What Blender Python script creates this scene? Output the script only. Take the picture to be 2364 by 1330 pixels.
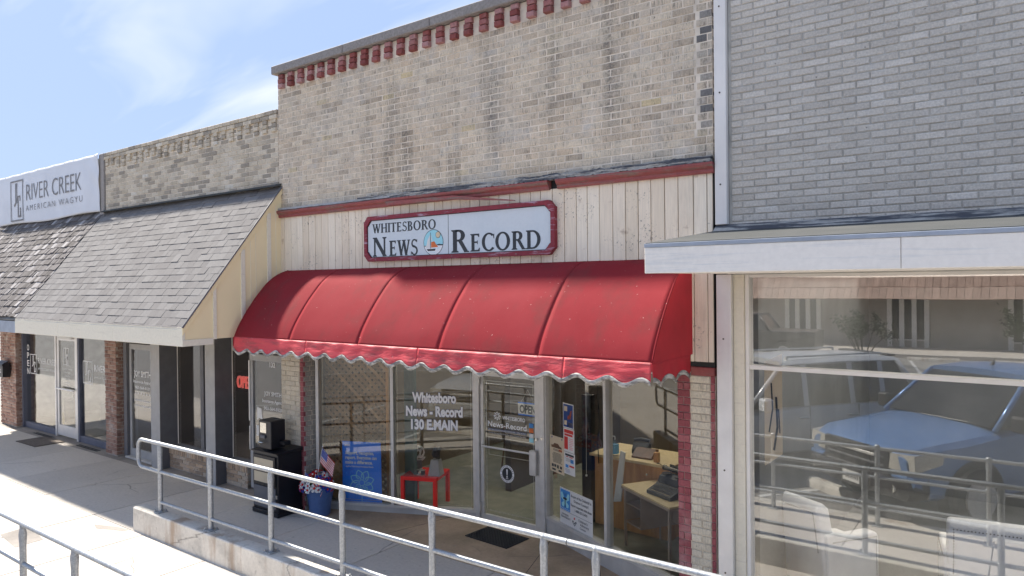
import bpy, math, random
from mathutils import Vector, Matrix, noise
R = math.radians
rng = random.Random(7)
sc = bpy.context.scene
for o in list(bpy.data.objects): bpy.data.objects.remove(o)
# ---------------------------------------------------------------- camera, sky, sun, exposure
CAM = Vector((0, -6.1, 3.1))
cam = bpy.data.objects.new('camera', bpy.data.cameras.new('camera')); sc.collection.objects.link(cam)
cam.location = CAM
def _cam_matrix(yaw, pitch, roll):
    cy, sy = math.cos(yaw), math.sin(yaw)
    f, r, u = Vector((-sy, cy, 0)), Vector((cy, sy, 0)), Vector((0, 0, 1))
    f2 = f*math.cos(pitch) + u*math.sin(pitch); u2 = u*math.cos(pitch) - f*math.sin(pitch)
    r3 = r*math.cos(roll) + u2*math.sin(roll); u3 = u2*math.cos(roll) - r*math.sin(roll)
    return Matrix((r3, u3, -f2)).transposed()
cam.rotation_euler = _cam_matrix(R(36.518), R(-0.3292), R(-0.5816)).to_euler()
cam.data.sensor_width = 36; cam.data.lens = 36*1634.2/2364
cam.data.clip_start = 0.05; cam.data.clip_end = 3000
sc.camera = cam
sc.view_settings.view_transform = 'Standard'; sc.view_settings.look = 'None'
sc.view_settings.gamma = 1; sc.view_settings.use_curve_mapping = False
sc.view_settings.exposure = 2.45
SUN_DIR = Vector((-0.94, 0.10, 1.0)).normalized()
elev = math.asin(SUN_DIR.z); azim = math.atan2(SUN_DIR.x, SUN_DIR.y)
sun = bpy.data.objects.new('sun', bpy.data.lights.new('sun', 'SUN')); sc.collection.objects.link(sun)
sun.data.energy = 2.0; sun.data.angle = R(2.0); sun.data.color = (1.0, 0.93, 0.83)
sun.location = (-20, 0, 25); sun.rotation_euler = SUN_DIR.to_track_quat('Z', 'Y').to_euler()
world = bpy.data.worlds.new('World'); sc.world = world; world.use_nodes = True
wn, wl = world.node_tree.nodes, world.node_tree.links
for n in list(wn): wn.remove(n)
def WN(t, **k):
    n = wn.new(t)
    for a, b in k.items(): setattr(n, a, b)
    return n
sky = WN('ShaderNodeTexSky', sky_type='NISHITA', sun_disc=False)
sky.sun_elevation = elev; sky.sun_rotation = azim % (2*math.pi); sky.air_density = 1.0; sky.dust_density = 1.2; sky.ozone_density = 1.4
tc = WN('ShaderNodeTexCoord'); sep = WN('ShaderNodeSeparateXYZ'); wl.new(tc.outputs['Generated'], sep.inputs[0])
zc = WN('ShaderNodeMath', operation='MAXIMUM'); wl.new(sep.outputs[2], zc.inputs[0]); zc.inputs[1].default_value = 0.0
za = WN('ShaderNodeMath', operation='ADD'); wl.new(zc.outputs[0], za.inputs[0]); za.inputs[1].default_value = 0.12
dv = WN('ShaderNodeVectorMath', operation='DIVIDE'); wl.new(tc.outputs['Generated'], dv.inputs[0])
cmb = WN('ShaderNodeCombineXYZ'); wl.new(za.outputs[0], cmb.inputs[0]); wl.new(za.outputs[0], cmb.inputs[1]); cmb.inputs[2].default_value = 1
wl.new(cmb.outputs[0], dv.inputs[1])
mp = WN('ShaderNodeMapping'); wl.new(dv.outputs[0], mp.inputs[0])
mp.inputs['Rotation'].default_value = (0, 0, R(35)); mp.inputs['Scale'].default_value = (0.55, 1.7, 0.2); mp.inputs['Location'].default_value = (0.6, 2.1, 0)
n1 = WN('ShaderNodeTexNoise'); wl.new(mp.outputs[0], n1.inputs['Vector']); n1.inputs['Scale'].default_value = 0.9
n1.inputs['Detail'].default_value = 5; n1.inputs['Roughness'].default_value = 0.5; n1.inputs['Distortion'].default_value = 0.7
cr = WN('ShaderNodeValToRGB'); wl.new(n1.outputs['Fac'], cr.inputs[0])
cr.color_ramp.elements[0].position = 0.53; cr.color_ramp.elements[0].color = (0, 0, 0, 1)
cr.color_ramp.elements[1].position = 0.84; cr.color_ramp.elements[1].color = (1, 1, 1, 1)
mx = WN('ShaderNodeMix', data_type='RGBA'); wl.new(cr.outputs[0], mx.inputs[0])
even = WN('ShaderNodeMix', data_type='RGBA'); even.inputs[0].default_value = 0.97      # thin high haze evens the clear sky out
wl.new(sky.outputs[0], even.inputs[6]); even.inputs[7].default_value = (0.71, 0.95, 1.48, 1)
wl.new(even.outputs[2], mx.inputs[6]); mx.inputs[7].default_value = (1.95, 1.98, 2.05, 1)
bg = WN('ShaderNodeBackground'); bg.inputs['Strength'].default_value = 0.115; wl.new(mx.outputs[2], bg.inputs[0])
wo = WN('ShaderNodeOutputWorld'); wl.new(bg.outputs[0], wo.inputs[0])
sc.cycles.use_denoising = True; sc.cycles.max_bounces = 7; sc.cycles.transparent_max_bounces = 14
sc.cycles.diffuse_bounces = 4; sc.cycles.glossy_bounces = 3; sc.cycles.caustics_reflective = False; sc.cycles.caustics_refractive = False
sc.cycles.sample_clamp_indirect = 6

# ---------------------------------------------------------------- materials
MATS = {}
def lin(c):
    if isinstance(c, str):
        c = tuple(int(c[i:i+2], 16)/255 for i in (0, 2, 4))
        return tuple((v/12.92 if v <= 0.04045 else ((v+0.055)/1.055)**2.4) for v in c) + (1,)
    return tuple(c) + (1,)
class NT:
    def __init__(s, name):
        s.m = bpy.data.materials.new(name); s.m.use_nodes = True
        s.n = s.m.node_tree.nodes; s.l = s.m.node_tree.links
        for x in list(s.n): s.n.remove(x)
        s.out = s.n.new('ShaderNodeOutputMaterial')
    def N(s, t, **k):
        n = s.n.new(t)
        for a, b in k.items(): setattr(n, a, b)
        return n
    def pos(s, scale=(1, 1, 1), rot=(0, 0, 0)):
        g = s.N('ShaderNodeNewGeometry'); m = s.N('ShaderNodeMapping')
        s.l.new(g.outputs['Position'], m.inputs[0]); m.inputs['Scale'].default_value = scale; m.inputs['Rotation'].default_value = rot
        return m.outputs[0]
    def noise(s, vec, scale, detail=3, rough=0.55, dist=0):
        n = s.N('ShaderNodeTexNoise'); s.l.new(vec, n.inputs['Vector']); n.inputs['Scale'].default_value = scale
        n.inputs['Detail'].default_value = detail; n.inputs['Roughness'].default_value = rough; n.inputs['Distortion'].default_value = dist
        return n.outputs['Fac']
    def ramp(s, fac, stops, interp='LINEAR'):
        r = s.N('ShaderNodeValToRGB'); s.l.new(fac, r.inputs[0]); e = r.color_ramp; e.interpolation = interp
        while len(e.elements) < len(stops): e.elements.new(0.5)
        for i, (p, c) in enumerate(stops):
            e.elements[i].position = p; e.elements[i].color = lin(c) if not isinstance(c, (int, float)) else (c, c, c, 1)
        return r.outputs[0]
    def mix(s, fac, a, b, mode='MIX'):
        m = s.N('ShaderNodeMix', data_type='RGBA', blend_type=mode)
        for i, v in ((0, fac), (6, a), (7, b)):
            if hasattr(v, 'is_linked'): s.l.new(v, m.inputs[i])
            elif i == 0: m.inputs[0].default_value = v
            else: m.inputs[i].default_value = lin(v)
        return m.outputs[2]
    def math(s, op, a, b=0.0):
        m = s.N('ShaderNodeMath', operation=op)
        for i, v in ((0, a), (1, b)):
            if hasattr(v, 'is_linked'): s.l.new(v, m.inputs[i])
            else: m.inputs[i].default_value = v
        return m.outputs[0]
    def rand(s):                                   # one value per piece, whether it is an object or an island of a joined mesh
        o = s.N('ShaderNodeObjectInfo'); g = s.N('ShaderNodeNewGeometry')
        return s.math('FRACT', s.math('ADD', o.outputs['Random'], g.outputs['Random Per Island']))
    def bump(s, h, strength=0.3, dist=0.01):
        b = s.N('ShaderNodeBump'); s.l.new(h, b.inputs['Height']); b.inputs['Strength'].default_value = strength; b.inputs['Distance'].default_value = dist
        return b.outputs[0]
    def done(s, col, rough=0.7, metal=0.0, normal=None, **k):
        p = s.N('ShaderNodeBsdfPrincipled')
        for nm, v in (('Base Color', col), ('Roughness', rough), ('Metallic', metal)):
            if hasattr(v, 'is_linked'): s.l.new(v, p.inputs[nm])
            else: p.inputs[nm].default_value = lin(v) if nm == 'Base Color' else v
        if normal is not None: s.l.new(normal, p.inputs['Normal'])
        for nm, v in k.items(): p.inputs[nm.replace('_', ' ')].default_value = v
        s.l.new(p.outputs[0], s.out.inputs[0]); return s.m
def plain(name, col, rough=0.6, metal=0.0, var=0.12, scale=6, bump=0.08, per=0.0, emit=0):
    t = NT(name); v = t.pos()
    n = t.noise(v, scale, 4)
    f = t.ramp(n, [(0.3, 1-var), (0.7, 1+var*0.4)])
    c = t.mix(1.0, col, f, 'MULTIPLY')
    if per: c = t.mix(1.0, c, t.ramp(t.rand(), [(0, 1-per), (1, 1.0+per*0.5)]), 'MULTIPLY')
    nb = t.bump(t.noise(v, scale*14, 3), bump, 0.004) if bump else None
    kw = {}
    m = t.done(c, rough, metal, nb, **kw)
    if emit:
        p = [x for x in t.n if x.type == 'BSDF_PRINCIPLED'][0]
        p.inputs['Emission Color'].default_value = lin(col); p.inputs['Emission Strength'].default_value = emit
    return m
def brick_mat(name, stops, stain=0.5, rake=0.5, stain_col=(0.10, 0.095, 0.085), pale=0.0, tint_noise=0.0):
    t = NT(name); v = t.pos()
    c = t.ramp(t.rand(), stops)
    # big soft tone drifts
    c = t.mix(t.ramp(t.noise(v, 0.9, 3), [(0.35, 0.0), (0.7, tint_noise)]), c, (0.52, 0.50, 0.45))
    # vertical rake marks: dark narrow grooves
    g = t.noise(t.pos((150, 150, 9)), 1.0, 2, 0.6)
    gm = t.ramp(g, [(0.50, 0.0), (0.60, rake)])
    pm = t.ramp(t.noise(t.pos((1, 1, 1.3)), 9, 3), [(0.40, 0.0), (0.60, 1.0)])
    gm2 = t.math('MULTIPLY', gm, pm)
    c = t.mix(gm2, c, stain_col)
    # long streaks of dirt running down
    st = t.noise(t.pos((2.6, 2.6, 0.35)), 1.0, 6, 0.62)
    fine = t.noise(v, 34, 4, 0.7)
    sm = t.math('MULTIPLY', t.ramp(st, [(0.52, 0.0), (0.68, stain)]), t.ramp(fine, [(0.35, 0.15), (0.62, 1.0)]))
    c = t.mix(sm, c, stain_col)
    sp = t.ramp(t.noise(v, 22, 2, 0.5), [(0.71, 0.0), (0.75, 0.7)])
    c = t.mix(sp, c, (0.06, 0.055, 0.05))
    if pale: c = t.mix(t.ramp(t.noise(v, 3.3, 5, 0.6), [(0.55, 0.0), (0.72, pale)]), c, (0.62, 0.60, 0.56))
    c = t.mix(1.0, c, t.ramp(t.noise(v, 60, 3), [(0.3, 0.80), (0.7, 1.08)]), 'MULTIPLY')
    h = t.math('ADD', t.noise(v, 70, 3), t.math('MULTIPLY', g, -0.8))
    return t.done(c, 0.92, 0, t.bump(h, 0.55, 0.006))
def M(k): return MATS[k]
MATS['brick_news'] = brick_mat('painted_buff_brick', [(0, (0.474, 0.381, 0.274)), (0.15, (0.700, 0.558, 0.397)), (0.35, (0.752, 0.614, 0.446)), (0.55, (0.639, 0.533, 0.397)), (0.7, (0.803, 0.675, 0.498)), (0.9, (0.680, 0.553, 0.403)), (0.975, (0.659, 0.568, 0.450)), (1, (0.721, 0.568, 0.316))], 0.85, 0.65, pale=0.5, tint_noise=0.35)
MATS['brick_dark'] = brick_mat('soot_dark_brick', [(0, (0.17, 0.165, 0.16)), (0.5, (0.25, 0.24, 0.225)), (0.62, (0.46, 0.42, 0.36)), (1, (0.55, 0.49, 0.40))], 0.6, 0.5)
MATS['brick_pier'] = brick_mat('pier_cream_brick', [(0, (0.618, 0.548, 0.431)), (0.5, (0.721, 0.650, 0.518)), (1, (0.659, 0.589, 0.460))], 0.25, 0.4, pale=0.2)
MATS['brick_return'] = brick_mat('pier_grey_brick', [(0, (0.36, 0.34, 0.30)), (1, (0.44, 0.41, 0.36))], 0.3, 0.3)
MATS['brick_maroon'] = brick_mat('maroon_painted_brick', [(0, (0.30, 0.075, 0.085)), (0.5, (0.36, 0.10, 0.11)), (1, (0.42, 0.14, 0.145))], 0.4, 0.35, (0.10, 0.04, 0.04), pale=0.25)
MATS['brick_maroon_faded'] = brick_mat('faded_maroon_dentil', [(0, (0.22, 0.058, 0.052)), (0.5, (0.30, 0.085, 0.075)), (0.7, (0.42, 0.20, 0.19)), (1, (0.46, 0.26, 0.25))], 0.25, 0.3, (0.14, 0.05, 0.045), pale=0.15)
MATS['brick_white'] = brick_mat('white_painted_brick', [(0, (0.60, 0.56, 0.48)), (1, (0.68, 0.64, 0.56))], 0.4, 0.25)
MATS['brick_insurance'] = brick_mat('buff_common_brick', [(0, (0.350, 0.304, 0.240)), (0.2, (0.453, 0.386, 0.297)), (0.45, (0.639, 0.548, 0.412)), (0.75, (0.721, 0.629, 0.489)), (0.92, (0.577, 0.488, 0.355)), (1, (0.762, 0.700, 0.585))], 0.3, 0.3, pale=0.25)
MATS['brick_red'] = brick_mat('old_red_brick', [(0, (0.25, 0.14, 0.11)), (0.5, (0.34, 0.20, 0.155)), (1, (0.42, 0.28, 0.22))], 0.5, 0.2, pale=0.6)
MATS['brick_tan'] = brick_mat('tan_knee_brick', [(0, (0.30, 0.23, 0.17)), (0.5, (0.46, 0.34, 0.24)), (0.8, (0.58, 0.43, 0.30)), (1, (0.50, 0.44, 0.36))], 0.3, 0.2, pale=0.2)
MATS['brick_grey'] = brick_mat('grey_roman_brick', [(0, (0.567, 0.515, 0.441)), (0.35, (0.627, 0.572, 0.490)), (0.85, (0.659, 0.603, 0.519)), (1, (0.741, 0.681, 0.593))], 0.12, 0.08, (0.240, 0.229, 0.216), pale=0.35)
MATS['mortar_news'] = plain('mortar_buff', (0.80, 0.70, 0.57), 0.95, var=0.3, scale=5, bump=0.4)
MATS['mortar_grey'] = plain('mortar_grey', (0.53, 0.505, 0.45), 0.95, var=0.3, scale=5, bump=0.4)
MATS['mortar_red'] = plain('mortar_pale', (0.47, 0.42, 0.36), 0.95, var=0.3, scale=8, bump=0.4)
def concrete(name, col, stain=(0.2, 0.17, 0.13), amt=0.35, streak=False, per=0.06, dark=0.4):
    t = NT(name); v = t.pos()
    c = t.mix(t.ramp(t.noise(v, 1.1, 6, 0.65), [(0.42, 0.0), (0.75, amt)]), col, stain)
    c = t.mix(1.0, c, t.ramp(t.noise(v, 26, 4, 0.7), [(0.25, 0.86), (0.7, 1.05)]), 'MULTIPLY')
    c = t.mix(1.0, c, t.ramp(t.noise(t.pos((5, 160, 5)), 1.0, 2), [(0.3, 0.93), (0.7, 1.04)]), 'MULTIPLY')
    c = t.mix(t.ramp(t.noise(v, 13, 3), [(0.69, 0.0), (0.74, dark)]), c, (0.12, 0.11, 0.10))
    vo = t.N('ShaderNodeTexVoronoi'); vo.feature = 'DISTANCE_TO_EDGE'; t.l.new(t.mix(0.12, t.pos(), t.N('ShaderNodeTexNoise').outputs['Color']), vo.inputs['Vector']); vo.inputs['Scale'].default_value = 0.55
    ck = t.math('MULTIPLY', t.ramp(vo.outputs['Distance'], [(0.0, 0.75), (0.006, 0.0)]), t.ramp(t.noise(v, 0.6, 2), [(0.50, 0.0), (0.56, 1.0)]))
    c = t.mix(ck, c, (0.13, 0.12, 0.11))
    c = t.mix(t.ramp(t.noise(t.pos((2, 2, 2)), 6.0, 2, 0.4), [(0.70, 0), (0.72, 0.35)]), c, (0.24, 0.22, 0.20))
    if streak:
        s1 = t.noise(t.pos((3.2, 3.2, 0.5)), 1.0, 5, 0.6)
        c = t.mix(t.ramp(s1, [(0.54, 0.0), (0.66, 0.65)]), c, (0.30, 0.19, 0.11))
        c = t.mix(t.ramp(t.noise(t.pos((1.7, 1.7, 2.5)), 1.3, 6, 0.7), [(0.5, 0.0), (0.7, 0.45)]), c, (0.20, 0.20, 0.19))
    c = t.mix(1.0, c, t.ramp(t.rand(), [(0, 1-per), (1, 1+per)]), 'MULTIPLY')
    h = t.math('ADD', t.noise(v, 90, 3), t.math('MULTIPLY', t.noise(t.pos((6, 200, 6)), 1.0, 2), 0.7))
    return t.done(c, 0.9, 0, t.bump(h, 0.25, 0.004))
MATS['concrete'] = concrete('sidewalk_concrete', (0.60, 0.55, 0.485), (0.47, 0.43, 0.38), 0.5)
MATS['concrete_curb'] = concrete('curb_concrete', (0.66, 0.63, 0.57), streak=True)
MATS['entry_floor'] = concrete('stained_entry_concrete', (0.50, 0.37, 0.25), (0.24, 0.19, 0.12), 0.95, dark=0.6)
MATS['asphalt'] = concrete('asphalt', (0.25, 0.24, 0.225), (0.18, 0.17, 0.16), 0.6)
MATS['lot'] = concrete('lot_paving', (0.30, 0.29, 0.27), (0.22, 0.21, 0.20), 0.6)
MATS['plinth'] = concrete('dark_plinth', (0.34, 0.31, 0.28), (0.12, 0.11, 0.10), 0.7)
def plank_mat():
    t = NT('weathered_white_plank'); v = t.pos()
    c = t.ramp(t.rand(), [(0, (0.783, 0.670, 0.508)), (0.5, (0.845, 0.735, 0.575)), (1, (0.886, 0.792, 0.633))])
    c = t.mix(t.ramp(t.noise(t.pos((3, 3, 1.1)), 1.0, 6, 0.62), [(0.5, 0.0), (0.72, 0.45)]), c, (0.44, 0.34, 0.24))
    c = t.mix(1.0, c, t.ramp(t.noise(t.pos((60, 60, 3)), 1.0, 3), [(0.3, 0.90), (0.7, 1.05)]), 'MULTIPLY')
    big = t.ramp(t.noise(v, 2.2, 3, 0.6), [(0.50, 0.0), (0.62, 1.0)])
    sp = t.ramp(t.noise(v, 38, 5, 0.75), [(0.585, 0.0), (0.63, 0.9)])
    c = t.mix(t.math('MULTIPLY', big, sp), c, (0.10, 0.09, 0.075))
    c = t.mix(t.ramp(t.noise(v, 6.5, 4), [(0.66, 0.0), (0.74, 0.55)]), c, (0.30, 0.19, 0.11))
    return t.done(c, 0.75, 0, t.bump(t.noise(t.pos((50, 50, 4)), 1.0, 3), 0.25, 0.004))
MATS['plank'] = plank_mat()
def chipped(name, col, under, amt=0.6, scale=(5, 5, 22), rough=0.6, lo=0.52, grit=0.18):
    t = NT(name); v = t.pos()
    c = t.mix(t.ramp(t.noise(t.pos(scale), 1.0, 6, 0.65), [(lo, 0.0), (lo+0.1, amt)]), col, under)
    c = t.mix(1.0, c, t.ramp(t.noise(v, 30, 3), [(0.3, 1-grit), (0.7, 1+grit*.4)]), 'MULTIPLY')
    return t.done(c, rough, 0, t.bump(t.noise(t.pos(tuple(x*3 for x in scale)), 1.0, 4), grit*2, 0.004))
MATS['maroon_wood'] = chipped('maroon_moulding', (0.30, 0.075, 0.07), (0.20, 0.15, 0.12), 0.75, (2.2, 8, 26))
MATS['maroon_frame'] = chipped('maroon_sign_frame', (0.24, 0.02, 0.035), (0.50, 0.38, 0.46), 0.85, (3.5, 5, 26), lo=0.55)
MATS['tar_wood'] = chipped('rotten_flashing', (0.42, 0.40, 0.36), (0.05, 0.055, 0.07), 0.95, (2.2, 6, 40), lo=0.45)
MATS['grey_cap'] = chipped('grey_flashing', (0.45, 0.455, 0.45), (0.30, 0.29, 0.27), 0.6, (1.5, 5, 12))
MATS['coping'] = plain('grey_coping', (0.30, 0.275, 0.255), 0.9, var=0.25, scale=40, bump=0.5)
MATS['cream'] = plain('cream_siding', (0.90, 0.76, 0.47), 0.75, var=0.05, scale=1.5, bump=0.03)
MATS['cream_board'] = chipped('cream_board', (0.80, 0.74, 0.60), (0.66, 0.60, 0.49), 0.55, (2.5, 5, 40), 0.7, lo=0.58, grit=0.06)
MATS['white_board'] = chipped('white_fascia', (0.87, 0.82, 0.74), (0.66, 0.66, 0.64), 0.5, (1.2, 3, 30), 0.7, lo=0.52, grit=0.05)
MATS['white_trim'] = plain('white_trim', (0.86, 0.82, 0.76), 0.55, var=0.08, scale=3)
MATS['blue_fascia'] = plain('blue_grey_fascia', (0.36, 0.40, 0.46), 0.7, var=0.2)
def shingle(name, stops, streak=0.3, sc_=(12, 12, 12)):
    t = NT(name); v = t.pos()
    c = t.ramp(t.rand(), stops)
    c = t.mix(1.0, c, t.ramp(t.noise(v, 150, 3, 0.7), [(0.3, 0.72), (0.7, 1.2)]), 'MULTIPLY')
    c = t.mix(t.ramp(t.noise(v, 1.6, 4), [(0.45, 0), (0.75, streak)]), c, (0.20, 0.19, 0.185))
    return t.done(c, 0.95, 0, t.bump(t.noise(v, 260, 2), 0.35, 0.003))
MATS['shingle'] = shingle('grey_asphalt_shingle', [(0, (0.155, 0.145, 0.14)), (0.5, (0.18, 0.17, 0.163)), (1, (0.21, 0.20, 0.192))])
MATS['shake'] = shingle('weathered_shake', [(0, (0.08, 0.07, 0.065)), (0.5, (0.14, 0.125, 0.12)), (0.85, (0.18, 0.165, 0.16)), (0.94, (0.34, 0.32, 0.31)), (1, (0.38, 0.36, 0.35))], 0.1)
MATS['granule'] = shingle('granule_strip', [(0, (0.06, 0.064, 0.062)), (1, (0.06, 0.064, 0.062))], 0.2)
def awn():
    t = NT('faded_red_awning'); v = t.pos()
    c = t.mix(t.ramp(t.noise(v, 0.8, 5, 0.6), [(0.35, 0.0), (0.7, 1.0)]), (0.24, 0.022, 0.028), (0.27, 0.036, 0.042))
    c = t.mix(t.ramp(t.noise(t.pos((1.6, 1.6, 0.9)), 1.7, 6, 0.65), [(0.50, 0), (0.74, 0.6)]), c, (0.15, 0.045, 0.042))
    c = t.mix(t.ramp(t.noise(t.pos((9, 4, 1.2), (0, R(12), 0)), 1.0, 5, 0.6), [(0.58, 0), (0.72, 0.2)]), c, (0.12, 0.045, 0.04))
    c = t.mix(t.ramp(t.noise(v, 46, 2, 0.5), [(0.745, 0), (0.78, 0.8)]), c, (0.62, 0.40, 0.36))
    sc1 = t.ramp(t.noise(t.pos((26, 26, 5), (0, R(25), 0)), 1.0, 3, 0.6), [(0.735, 0), (0.76, 0.6)])
    c = t.mix(sc1, c, (0.70, 0.45, 0.40))
    wv = t.noise(v, 420, 2)
    return t.done(c, 0.75, 0, t.bump(t.math('ADD', wv, t.math('MULTIPLY', t.noise(v, 5, 3), 3.0)), 0.2, 0.006), Specular_IOR_Level=0.04)
MATS['awning'] = awn()
MATS['awning_side'] = plain('deep_red_awning_end', (0.50, 0.02, 0.035), 0.75, var=0.2, scale=3)
def val():
    t = NT('grimy_red_valance'); v = t.pos()
    c = t.mix(t.ramp(t.noise(t.pos((2.0, 2.0, 9)), 1.6, 5, 0.65), [(0.48, 0), (0.70, 0.85)]), (0.60, 0.055, 0.068), (0.17, 0.05, 0.05))
    c = t.mix(t.ramp(t.noise(v, 30, 4), [(0.66, 0), (0.74, 0.6)]), c, (0.60, 0.30, 0.28))
    return t.done(c, 0.6, 0, t.bump(t.noise(t.pos((3, 3, 12)), 2.0, 4), 0.5, 0.02))
MATS['valance'] = val()
MATS['valance_trim'] = chipped('grimy_white_trim', (0.52, 0.50, 0.46), (0.16, 0.15, 0.14), 0.9, (9, 9, 30), 0.7, lo=0.45)
def galv():
    t = NT('galvanized_steel'); v = t.pos()
    vo = t.N('ShaderNodeTexVoronoi'); t.l.new(v, vo.inputs['Vector']); vo.inputs['Scale'].default_value = 75
    c = t.ramp(vo.outputs['Color'], [(0, (0.30, 0.325, 0.345)), (0.5, (0.38, 0.40, 0.42)), (1, (0.48, 0.50, 0.515))])
    c = t.mix(t.ramp(t.noise(v, 7, 4), [(0.55, 0), (0.75, 0.35)]), c, (0.32, 0.32, 0.31))
    c = t.mix(t.ramp(t.noise(v, 19, 4, 0.7), [(0.66, 0), (0.74, 0.55)]), c, (0.22, 0.13, 0.07))
    return t.done(c, t.ramp(t.noise(v, 40, 2), [(0.3, 0.38), (0.7, 0.6)]), 0.55, t.bump(t.noise(v, 60, 2), 0.12, 0.003))
MATS['galv'] = galv()
MATS['alu'] = plain('anodized_aluminium', (0.66, 0.645, 0.61), 0.45, 0.35, var=0.12, scale=9, bump=0.04)
MATS['alu_white'] = plain('bright_aluminium_trim', (0.80, 0.78, 0.75), 0.4, 0.25, var=0.08, scale=5, bump=0.03)
MATS['sill_metal'] = plain('grey_sill_metal', (0.56, 0.55, 0.53), 0.5, 0.3, var=0.2, scale=4)
MATS['tape'] = plain('foil_tape', (0.66, 0.58, 0.46), 0.5, 0.1, var=0.1)
MATS['tape_w'] = plain('foil_tape_pale', (0.60, 0.59, 0.56), 0.5, 0.1, var=0.1)
MATS['black'] = plain('black_paint', (0.012, 0.012, 0.016), 0.45, var=0.3, scale=10)
MATS['black_matte'] = plain('black_rubber', (0.025, 0.025, 0.025), 0.8, var=0.3, scale=20, bump=0.3)
MATS['charcoal'] = plain('charcoal_fin', (0.14, 0.14, 0.15), 0.6, var=0.15)
MATS['slate_grey'] = plain('mid_grey_paint', (0.38, 0.38, 0.38), 0.6, var=0.12)
MATS['navy'] = plain('navy_base', (0.13, 0.14, 0.185), 0.6, var=0.15)
MATS['white'] = plain('white_vinyl', (0.80, 0.80, 0.80), 0.5, var=0.03, bump=0)
MATS['pure_white'] = plain('white_letters', (0.92, 0.92, 0.92), 0.5, var=0.02, bump=0)  # plain near-white, no emission
MATS['letter_edge'] = plain('blue_grey_outline', (0.12, 0.13, 0.20), 0.5, var=0.02, bump=0)
MATS['ink'] = plain('black_ink', (0.025, 0.03, 0.035), 0.5, var=0.2, scale=8, bump=0)
MATS['sign_face'] = chipped('pale_blue_sign_face', (0.62, 0.68, 0.71), (0.66, 0.70, 0.72), 0.5, (1, 1, 1), 0.55, grit=0.03)
MATS['banner'] = plain('white_banner_vinyl', (0.74, 0.75, 0.77), 0.5, var=0.07, scale=2)
MATS['banner_ink'] = plain('grey_banner_ink', (0.23, 0.22, 0.215), 0.6, var=0.03, bump=0)
MATS['blue_poster'] = plain('blue_poster', (0.04, 0.24, 0.95), 0.3, var=0.05, bump=0)
MATS['blue_dark'] = plain('dark_blue_print', (0.01, 0.05, 0.22), 0.3, var=0.05, bump=0)
MATS['aqua'] = plain('aqua_line', (0.30, 0.75, 0.85), 0.4, var=0.03, bump=0)
MATS['red_table'] = plain('glossy_red_table', (0.85, 0.03, 0.025), 0.22, var=0.04, bump=0)
MATS['chrome'] = plain('chrome', (0.7, 0.68, 0.62), 0.2, 0.9, var=0.2, scale=30)
MATS['grey_vase'] = plain('silver_grey_vase', (0.38, 0.37, 0.38), 0.45, 0.2, var=0.06)
MATS['pot_blue'] = plain('blue_glazed_pot', (0.08, 0.15, 0.34), 0.3, var=0.2, scale=12)
MATS['soil'] = plain('green_filler', (0.03, 0.06, 0.02), 0.9, var=0.4, scale=30, bump=0.5)
MATS['f_red'] = plain('petal_red', (0.65, 0.02, 0.015), 0.6, var=0.1, bump=0)
MATS['f_white'] = plain('petal_white', (0.78, 0.78, 0.76), 0.6, var=0.05, bump=0)
MATS['f_blue'] = plain('petal_blue', (0.02, 0.05, 0.36), 0.6, var=0.1, bump=0)
MATS['wood_dark'] = plain('dark_wood', (0.16, 0.075, 0.035), 0.5, var=0.4, scale=9)
def wood(name, a, b, rough=0.45):
    t = NT(name)
    g = t.noise(t.pos((9, 9, 1.1)), 1.3, 5, 0.6, 1.2)
    return t.done(t.ramp(g, [(0.3, a), (0.7, b)]), rough, 0, None)
MATS['wood_orange'] = wood('varnished_plywood', (0.50, 0.22, 0.07), (0.72, 0.38, 0.14))
MATS['wood_light'] = wood('light_desk_top', (0.66, 0.50, 0.27), (0.80, 0.64, 0.38))
MATS['desk_metal'] = plain('taupe_desk_metal', (0.42, 0.32, 0.26), 0.5, 0.1, var=0.15)
MATS['lattice'] = plain('lattice_wood', (0.48, 0.30, 0.16), 0.7, var=0.3, scale=6, per=0.35)
MATS['type_body'] = plain('typewriter_black', (0.07, 0.072, 0.075), 0.5, var=0.3, scale=12)
MATS['carpet'] = plain('grey_green_carpet', (0.24, 0.24, 0.19), 0.95, var=0.3, scale=5, bump=0.4)
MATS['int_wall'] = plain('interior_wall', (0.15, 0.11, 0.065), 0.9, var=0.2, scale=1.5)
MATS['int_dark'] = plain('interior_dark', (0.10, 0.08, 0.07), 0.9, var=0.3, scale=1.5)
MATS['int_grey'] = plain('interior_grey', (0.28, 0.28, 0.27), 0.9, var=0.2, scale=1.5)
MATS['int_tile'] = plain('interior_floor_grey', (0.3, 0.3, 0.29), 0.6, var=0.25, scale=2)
MATS['ceiling'] = plain('soffit_white', (0.70, 0.66, 0.58), 0.8, var=0.1, scale=2)
MATS['roof_dark'] = plain('flat_roof', (0.20, 0.20, 0.19), 0.95, var=0.3, scale=2)
MATS['upholstery'] = plain('cream_upholstery', (0.90, 0.89, 0.86), 0.85, var=0.07, scale=5, bump=0.25)
MATS['nailhead'] = plain('nailhead_bronze', (0.12, 0.10, 0.08), 0.4, 0.6, var=0.1)
MATS['paper'] = plain('paper', (0.74, 0.73, 0.70), 0.6, var=0.05, bump=0)
MATS['paper_tan'] = plain('tan_paper', (0.66, 0.55, 0.38), 0.6, var=0.08, bump=0)
MATS['paper_pink'] = plain('pink_print', (0.72, 0.30, 0.33), 0.6, var=0.1, bump=0)
MATS['print_red'] = plain('red_print', (0.62, 0.04, 0.03), 0.6, var=0.1, bump=0)
MATS['print_orange'] = plain('orange_print', (0.72, 0.17, 0.04), 0.6, var=0.1, bump=0)
MATS['print_sky'] = plain('sky_blue_print', (0.35, 0.70, 0.78), 0.6, var=0.05, bump=0)
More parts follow.
